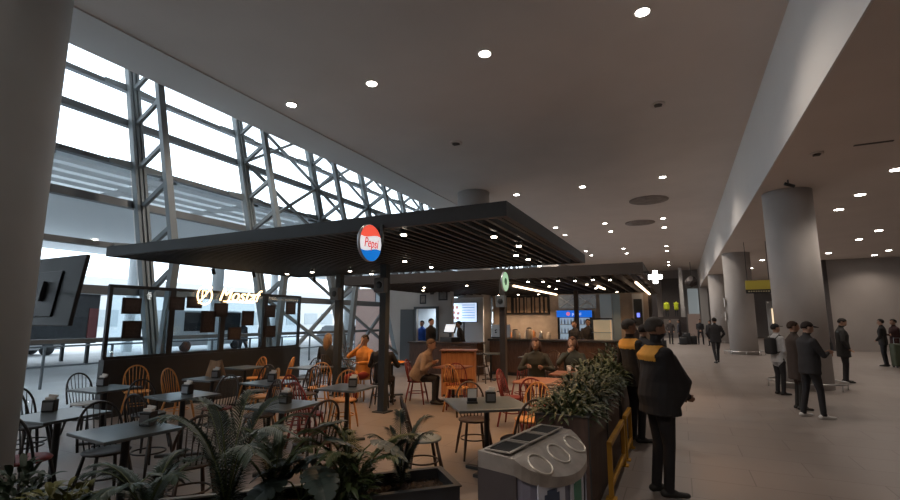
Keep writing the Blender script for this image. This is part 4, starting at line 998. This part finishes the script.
    if hairstyle != 'bald':
        hb = nb(); bmesh.ops.create_icosphere(hb, subdivisions=3, radius=1)
        for v_ in hb.verts:
            v_.co = V((v_.co.x * .089, v_.co.y * .109 - .004, v_.co.z * .105 + .142))
        cut = .10 if hairstyle == 'cap' else .0
        dl = [v_ for v_ in hb.verts if (v_.co.y > .03 and v_.co.z < .17) or (v_.co.y > -.03 and v_.co.z < .125) or v_.co.z < .05 or (hairstyle in ('short', 'cap') and v_.co.z < .075)]
        bmesh.ops.delete(hb, geom=dl, context='VERTS')
        ext = bmesh.ops.extrude_face_region(hb, geom=hb.faces[:])
        if hairstyle == 'cap':
            pass
        for v_ in ext['geom']:
            if isinstance(v_, bmesh.types.BMVert): v_.co = V((v_.co.x * .9, v_.co.y * .9, .142 + (v_.co.z - .142) * .9))
        if hairstyle == 'cap':
            box(hb, -.06, .06, .07, .17, .165, .178, .005)
        if hairstyle == 'long':
            tube(hb, [(0, -.05, .18), (0, -.09, .08), (0, -.10, -.05), (0, -.09, -.16)], [.07, .085, .08, .04], 12)
            for s in (-1, 1): tube(hb, [(s * .07, 0, .15), (s * .085, -.02, .05), (s * .08, -.02, -.08)], [.03, .035, .015], 8)
        if hairstyle == 'bun': tube(hb, [(0, -.09, .2), (0, -.13, .22)], [.05, .04], 10)
        if hairstyle == 'hood':
            tube(hb, [(0, -.07, .0), (0, -.1, -.05), (0, -.09, -.1)], [.08, .10, .06], 12)
        put('cap' if hairstyle == 'cap' else 'hood' if hairstyle == 'hood' else 'hair', hb, hm if hairstyle != 'hood' else ms[1], t, True, SM @ HM)
    if eyes:
        for s in (-1, 1):
            eb = nb(); bmesh.ops.create_icosphere(eb, subdivisions=2, radius=.010, matrix=Matrix.Translation((s * .03, .090, .113)), calc_uvs=False)
            put('eye', eb, mat('eye', (.05, .03, .02), .2), t, True, SM @ HM)
    t['_h'] = k
    return t, body, M, SM
def patch(t, body, test, name, m, off=.006, label=None):
    """a garment piece lying on the body: the body's own surface where test holds, lifted a little"""
    b = nb(); b.from_mesh(body.data)
    dl = [f for f in b.faces if not test(f.calc_center_median(), f.material_index)]
    bmesh.ops.delete(b, geom=dl, context='FACES')
    b.normal_update()
    for v in b.verts: v.co += v.normal * off
    o = put(name, b, m, t, True)
    for p in o.data.polygons: p.material_index = 0
    if label: o['label'] = label
    return o
M_gyel = mat('yoke_yellow', (.75, .37, .05), .7, noise=.12, scale=10)
M_wht = mat('print_white', (.7, .7, .7), .7)
def guard(label, x, y, deg, h, **kw):
    t, body, M, SM = person(label, (x, y, 0), deg, h, top=(.018, .017, .02), bottom=(.014, .014, .018), shoe=(.012, .012, .012), hair=(.085, .075, .07), skin=M_skin_d, vox=.0085, fine=True, eyes=True, **kw)
    k = h / 1.75
    patch(t, body, lambda c, mi: mi == 1 and 1.33 * k < c.z < 1.475 * k and abs(c.x) < .20 * k and (c.y < .0), 'shoulder_yoke', M_gyel, .007, 'orange yellow shoulder yoke')
    return t
guard('nearest guard in black with yellow shoulders, hands before his belly', -.24, 5.33, -62, 1.71, arms=('front', 'front'), belly=.15, bulk=1.34, stance=.085, head_yaw=10, step=.02)
guard('second guard in black with yellow shoulders, standing behind the nearest guard', -.63, 7.4, -50, 1.70, lean=-6, arms=('pocket', 'hang'), belly=.05, bulk=1.08, head_yaw=-5)
person('person in dark clothes whose head shows between the two guards', (-.62, 9.3, 0), -30, 1.6, hair=(.015, .01, .01), arms='front', head_yaw=20)
def backpack(t, k, col, label, y=-.22, w=.15):
    b = nb(); box(b, -w * k, w * k, (y - .03) * k, (y + .12) * k, 1.0 * k, 1.42 * k, .05 * k); o = put('backpack', b, mat('bag_' + str(int(col[0] * 99)), col, .8), t, True); o['label'] = label
    b = nb()
    for s in (-1, 1): tube(b, [(s * .10 * k, (y + .1) * k, 1.38 * k), (s * .13 * k, -.02, 1.49 * k), (s * .12 * k, .145 * k, 1.35 * k), (s * .14 * k, .12 * k, 1.12 * k), (s * .15 * k, (y + .1) * k, 1.05 * k)], .014, 6)
    put('strap', b, M_dark, o)
# right hand side group
t, *_ = person('woman in black jacket with white sneakers looking at her phone', (2.02, 10.49, 0), -70, 1.66, shoe=(.7, .7, .7), arms='phone', hair=(.02, .012, .01), hairstyle='cap', bulk=1.12, vox=.012, head_pitch=-15, eyes=True, belly=.03, stance=.12, step=.10)
b = nb(); box(b, -.035, .035, .40, .41, 1.17, 1.30, .003); put('phone', b, M_dark, t)
t, *_ = person('person in white hooded top and dark cap with a black backpack', (1.99, 13.31, 0), -60, 1.60, top=(.55, .56, .58), hairstyle='cap', hair=(.015, .015, .018), arms='front', vox=.013, belly=.02)
backpack(t, 1.60 / 1.75, (.02, .02, .022), 'black backpack')
person('person in long dark brown coat behind the woman with white sneakers', (1.98, 11.3, 0), -80, 1.66, top=(.05, .035, .03), bottom=(.03, .03, .03), arms='front', coat=.2, bulk=1.15, vox=.013, hair=(.04, .02, .012))
person('man in dark coat right of the near column, facing right', (4.0, 16.6, 0), -95, 1.74, top=(.03, .028, .03), arms='pocket', coat=.1, bulk=1.15, vox=.013, hair=(.02, .015, .012), head_pitch=-20)
t, *_ = person('person in black beside the near column with a pink bag', (3.55, 16.9, 0), -20, 1.70, arms=('front', 'down'), vox=.014)
b = nb(); box(b, -.16, .16, .17, .27, .85, 1.16, .03); tube(b, [(-.1, .2, 1.15), (-.08, .2, 1.25), (.08, .2, 1.25), (.1, .2, 1.15)], .01, 6); put('pink_bag', b, mat('bag_pink', (.5, .22, .24), .8), t)['label'] = 'pink shoulder bag'
person('person in dark jacket at the right edge of the photo, left one', (6.75, 23.0, 0), 60, 1.72, top=(.03, .028, .03), arms='front', vox=.014)
person('person in dark reddish jacket at the right edge of the photo', (7.2, 23.3, 0), 100, 1.72, top=(.06, .025, .025), arms='cross', vox=.014, bulk=1.1)
t = thing('suitcase', 'dark green suitcase standing at the right edge of the photo', 'suitcase', (7.1, 22.7, 0), .2)
b = nb(); box(b, -.25, .25, -.15, .15, .05, .85, .04); put('shell', b, mat('case_green', (.06, .075, .045), .6), t, True)
b = nb()
for x in (-.2, .2):
    for y in (-.1, .1): lathe(b, [(.03, 0), (.03, .06)], 10, (x, y, 0))
put('wheel', b, M_dark, t)
b = nb(); tube(b, [(-.1, .1, .85), (-.1, .1, 1.05), (.1, .1, 1.05), (.1, .1, .85)], .01, 6); put('handle', b, M_chrome, t)
person('person in dark jacket walking down the middle of the hall', (1.24, 21.9, 0), 10, 1.78, arms='pocket', vox=.014, pose='walk', bulk=1.1)
person('lone far standing person in black with legs apart', (1.23, 37.5, 0), 180, 1.74, arms='front', vox=.02, stance=.14)
person('far person half hidden behind the bulkhead columns', (1.75, 36.0, 0), 160, 1.65, arms='down', vox=.02, coat=.1)
person('far person in dark clothes standing beside the luggage heap', (-.1, 38, 0), 90, 1.7, arms='down', vox=.02, top=(.04, .04, .05))
person('far person in grey clothes by the steel tower, left one', (-.65, 37.2, 0), 200, 1.72, arms='pocket', vox=.02, top=(.08, .07, .07))
person('far seated person in dark clothes near the steel tower', (-1.15, 33, 0), 180, 1.7, pose='sit', arms='table', vox=.02)
person('person in grey vest far off beside the lit shop front', (5.6, 34.5, 0), 0, 1.75, arms='hang', vox=.018, top=(.12, .11, .10))
person('person walking through the far lit passage', (4.95, 30.5, 0), 170, 1.72, pose='walk', arms='pocket', vox=.018, top=(.04, .03, .03))
b = nb(); box(b, -1.45, -.85, 32.7, 33.3, .0, .44, .02); tag(put('waiting_bench', b, M_dark), 'dark bench block far down the hall under the seated person', 'bench')
for k, (x, y, s) in enumerate([(.35, 37.6, .8), (.75, 37.9, .6), (.1, 37.2, .5)]):
    t = thing('travel_bag', 'dark travel bag far down the hall, the %s one of three' % ('largest', 'rightmost', 'smallest')[k], 'bag', (x, y, 0))
    b = nb(); box(b, -.25, .25, -.15, .15, 0, s, .05); put('shell', b, M_dark, t, True)
    b = nb(); tube(b, [(-.1, 0, s), (-.08, 0, s + .12), (.08, 0, s + .12), (.1, 0, s)], .012, 6); put('handle', b, M_dark, t)
# seated cafe guests
M_guestbag = None
def seated(label, x, y, deg, ch, **kw):
    if ch: 
        a = math.radians(deg); chair(ch, x, y - 0, deg, 'under the ' + ' '.join(label.split(',')[0].split()[:7]))
    return person(label, (x, y, 0), deg, 1.7, pose='sit', **kw)
seated('blonde person in black sitting with the back to the camera', -7.75, 9.15, 15, 'dark', arms='table', hair=(.36, .21, .11), hairstyle='long', vox=.013, top=(.04, .045, .05))
seated('person in red and yellow top with a hand at the face', -6.3, 8.6, 190 - 10, 'natural', arms=('table', 'face'), top=(.62, .25, .05), bottom=(.25, .03, .03), vox=.012, eyes=True, hair=(.03, .02, .015), lean=-5)
t, body, M, SM = seated('person in patterned beige coat bending over the warm table', -5.02, 8.75, -75, 'red', arms='table', top=(.30, .22, .17), hair=(.16, .10, .07), vox=.012, lean=28, bulk=1.3)
seated('person in dark jacket sitting before the middle canopy post', -5.45, 8.1, 20, 'black', arms='table', top=(.03, .03, .035), vox=.013, hair=(.06, .035, .02))
seated('person in dark green coat leaning left of the seated couple', -2.62, 9.35, -170, 'dark', arms='table', top=(.05, .05, .04), vox=.012, lean=15, hair=(.07, .03, .02), hairstyle='long')
seated('person with reddish face behind the brown planter, right of the couple', -1.92, 9.42, 178, 'dark', arms=('table', 'face'), top=(.04, .045, .035), vox=.012, eyes=True, hair=(.10, .04, .02), hairstyle='long')
for k, x in enumerate((-1.85, -1.7)):
    t = thing('paper_cup', 'white paper cup before the seated couple, %s one' % ('left', 'right')[k], 'cup', (x, 8.7, .75))
    b = nb(); lathe(b, [(.03, 0), (.042, .12)], 18); put('cup', b, M_white, t, True); b = nb(); lathe(b, [(.044, .12), (.044, .13), (.036, .14)], 18); put('lid', b, M_white, t, True)
# staff
person('cafe worker in black standing by the service desk', (-7.85, 14.55, 0), -100, 1.74, arms='front', vox=.014, lean=5)
person('person in bright blue top in the doorway behind the cafe', (-8.95, 15.95, 0), 170, 1.66, top=(.03, .12, .55), vox=.015, arms='down')
person('cafe worker in black cap bending at the cash register', (-6.65, 14.65, 0), 120, 1.66, arms='front', vox=.014, lean=12, hairstyle='cap')
person('kitchen worker in black before the drinks fridge, left one', (-3.05, 15.4, 0), 150, 1.66, arms='front', vox=.014, hairstyle='bun')
person('kitchen worker in black before the drinks fridge, right one', (-2.75, 16.1, 0), 200, 1.72, arms='front', vox=.014)
person('customer in dark clothes at the right end of the counter', (-1.15, 13.6, 0), 60, 1.72, arms='front', vox=.014, top=(.05, .035, .03))
# people seen outside through the glass
person('first of two people outside walking past the windows', (-17.3, 14.8, -.03), 0, 1.72, vox=.02, pose='walk')
person('second of two people outside walking past the windows', (-17.1, 15.7, -.03), 0, 1.75, vox=.02, pose='walk')

# ------------------------------------------------------------------ far end of the hall
M_tower = mat('tower_dark', (.07, .06, .06), .6, noise=.2); M_pale = mat('tower_pale', (.5, .5, .5), .5)
t = thing('stair_landing', 'raised dark stair landing at the far end of the hall', 'stairs', (-.5, 53.5, 0))
b = nb(); box(b, -1.8, 1.1, -.6, 3, 0, 2.0); put('landing', b, M_tower, t)
b = nb()
for k in range(10): box(b, -1.0, .4, -.6 - .28 * (k + 1), -.6 - .28 * k, 0, 2.0 - .2 * (k + 1) + .001)
put('step', b, mat('step_grey', (.22, .2, .19), .6), t)
b = nb()
for x in (-1.75, 1.05): tube(b, [(x, -.5, 2.0), (x, -.5, 3.0), (x, 2.8, 3.0)], .03, 6)
put('handrail', b, M_chrome, t)
HV = (.62, .75, .04)
person('worker in yellow hi-vis jacket on the far landing, left one', (-1.15, 53.6, 2.0), 0, 1.75, top=HV, vox=.022, arms='down', bulk=1.1)
person('worker in yellow hi-vis jacket on the far landing, right one', (-.25, 53.6, 2.0), 10, 1.75, top=HV, vox=.022, arms='cross', bulk=1.15)
for k, (x0, x1, z1, y, m, l) in enumerate([(-3.3, -1.9, 5.9, 50, M_tower, 'dark tall pillar behind the kitchen corner'), (-1.6, .1, 6.2, 56.6, M_tower, 'dark lift tower behind the hi-vis workers'), (.15, .5, 7.1, 54, M_pale, 'thin pale vertical fin right of the lift tower'), (.9, 1.9, 5.0, 56, mat('far_glow', (.45, .52, .55), .4, emit=.25), 'pale lit glass panel at the far end'), (2.0, 2.7, 5.0, 55, M_pale, 'pale wall strip right of the far lit panel'), (.7, 1.8, 2.3, 52, mat('far_pink', (.5, .4, .36), .6), 'pinkish low partition at the far end')]):
    b = nb(); box(b, x0, x1, y, y + .5, 0, z1); tag(put('far_pillar' if k < 3 else 'far_panel', b, m), l, 'pillar' if k < 3 else 'panel')
t = thing('bare_tree_display', 'dark leafless hanging ornament near the ceiling at the far end', 'ornament', (1.2, 50, 5.3))
b = nb(); bmesh.ops.create_icosphere(b, subdivisions=2, radius=.55)
for v_ in b.verts: v_.co *= random.uniform(.8, 1.1)
tube(b, [(0, 0, .4), (0, 0, 1.88)], .03, 6); put('ball', b, M_tower, t)
# yellow hanging sign and passage
t = thing('hanging_sign', 'yellow hanging sign with a dark lower band left of the near column', 'sign', (3.15, 24.0, 2.84))
b = nb(); box(b, -.48, .48, 0, .1, .17, .56); put('yellow_panel', b, mat('sign_yellow', (.42, .33, .05), .5, emit=.10), t)
b = nb(); box(b, -.48, .48, 0, .1, 0, .169); put('dark_band', b, M_dark, t)
b = nb()
for k in range(9): box(b, -.40 + k * .09, -.34 + k * .09, -.004, 0, .06, .11)
put('small_text', b, mat('sign_text', (.5, .45, .3), .5), t)
b = nb(); tube(b, [(-.4, .05, .56), (-.4, .05, LO - 2.84)], .012, 6); tube(b, [(.4, .05, .56), (.4, .05, LO - 2.84)], .012, 6); put('hanging_rod', b, M_blk, t)
b = nb(); box(b, 7.5, 7.69, 33.2, 33.6, 0, LO); struct('trim_passage', b, M_tower)
t = thing('lit_shop_front', 'warm lit shop front far down the passage beside the column', 'shop front', (7.9, 45, 0))
b = nb(); box(b, -1.6, 2.2, 0, .1, 0, 3.2); put('facade', b, M_pale, t)
b = nb(); box(b, -1.3, -.3, -.03, -.005, 1.4, 2.6); box(b, -.1, .7, -.03, -.005, 1.2, 2.8); put('lit_window', b, mat('shop_glow', (1, .8, .55), .5, emit=1.0, ecol=(1, .78, .5)), t)
b = nb(); box(b, -.24, -.16, -.06, 0, 0, 3.2); box(b, .8, 1.0, -.06, 0, 0, 3.2); put('mullion', b, M_dark, t)
spot((7.4, 42, 3.6), 60, (1, .95, .9), 150)
# posters on the second column
for k, (z, m) in enumerate([(2.6, M_white), (1.9, M_white)]):
    b = nb(); box(b, -.01, .01, -.18, .18, -.22, .22); o = put('notice', b, m); o.location = (2.125 - .01, 27.95, z); tag(o, 'small white notice on the second right column, %s one' % ('upper', 'lower')[k], 'notice')
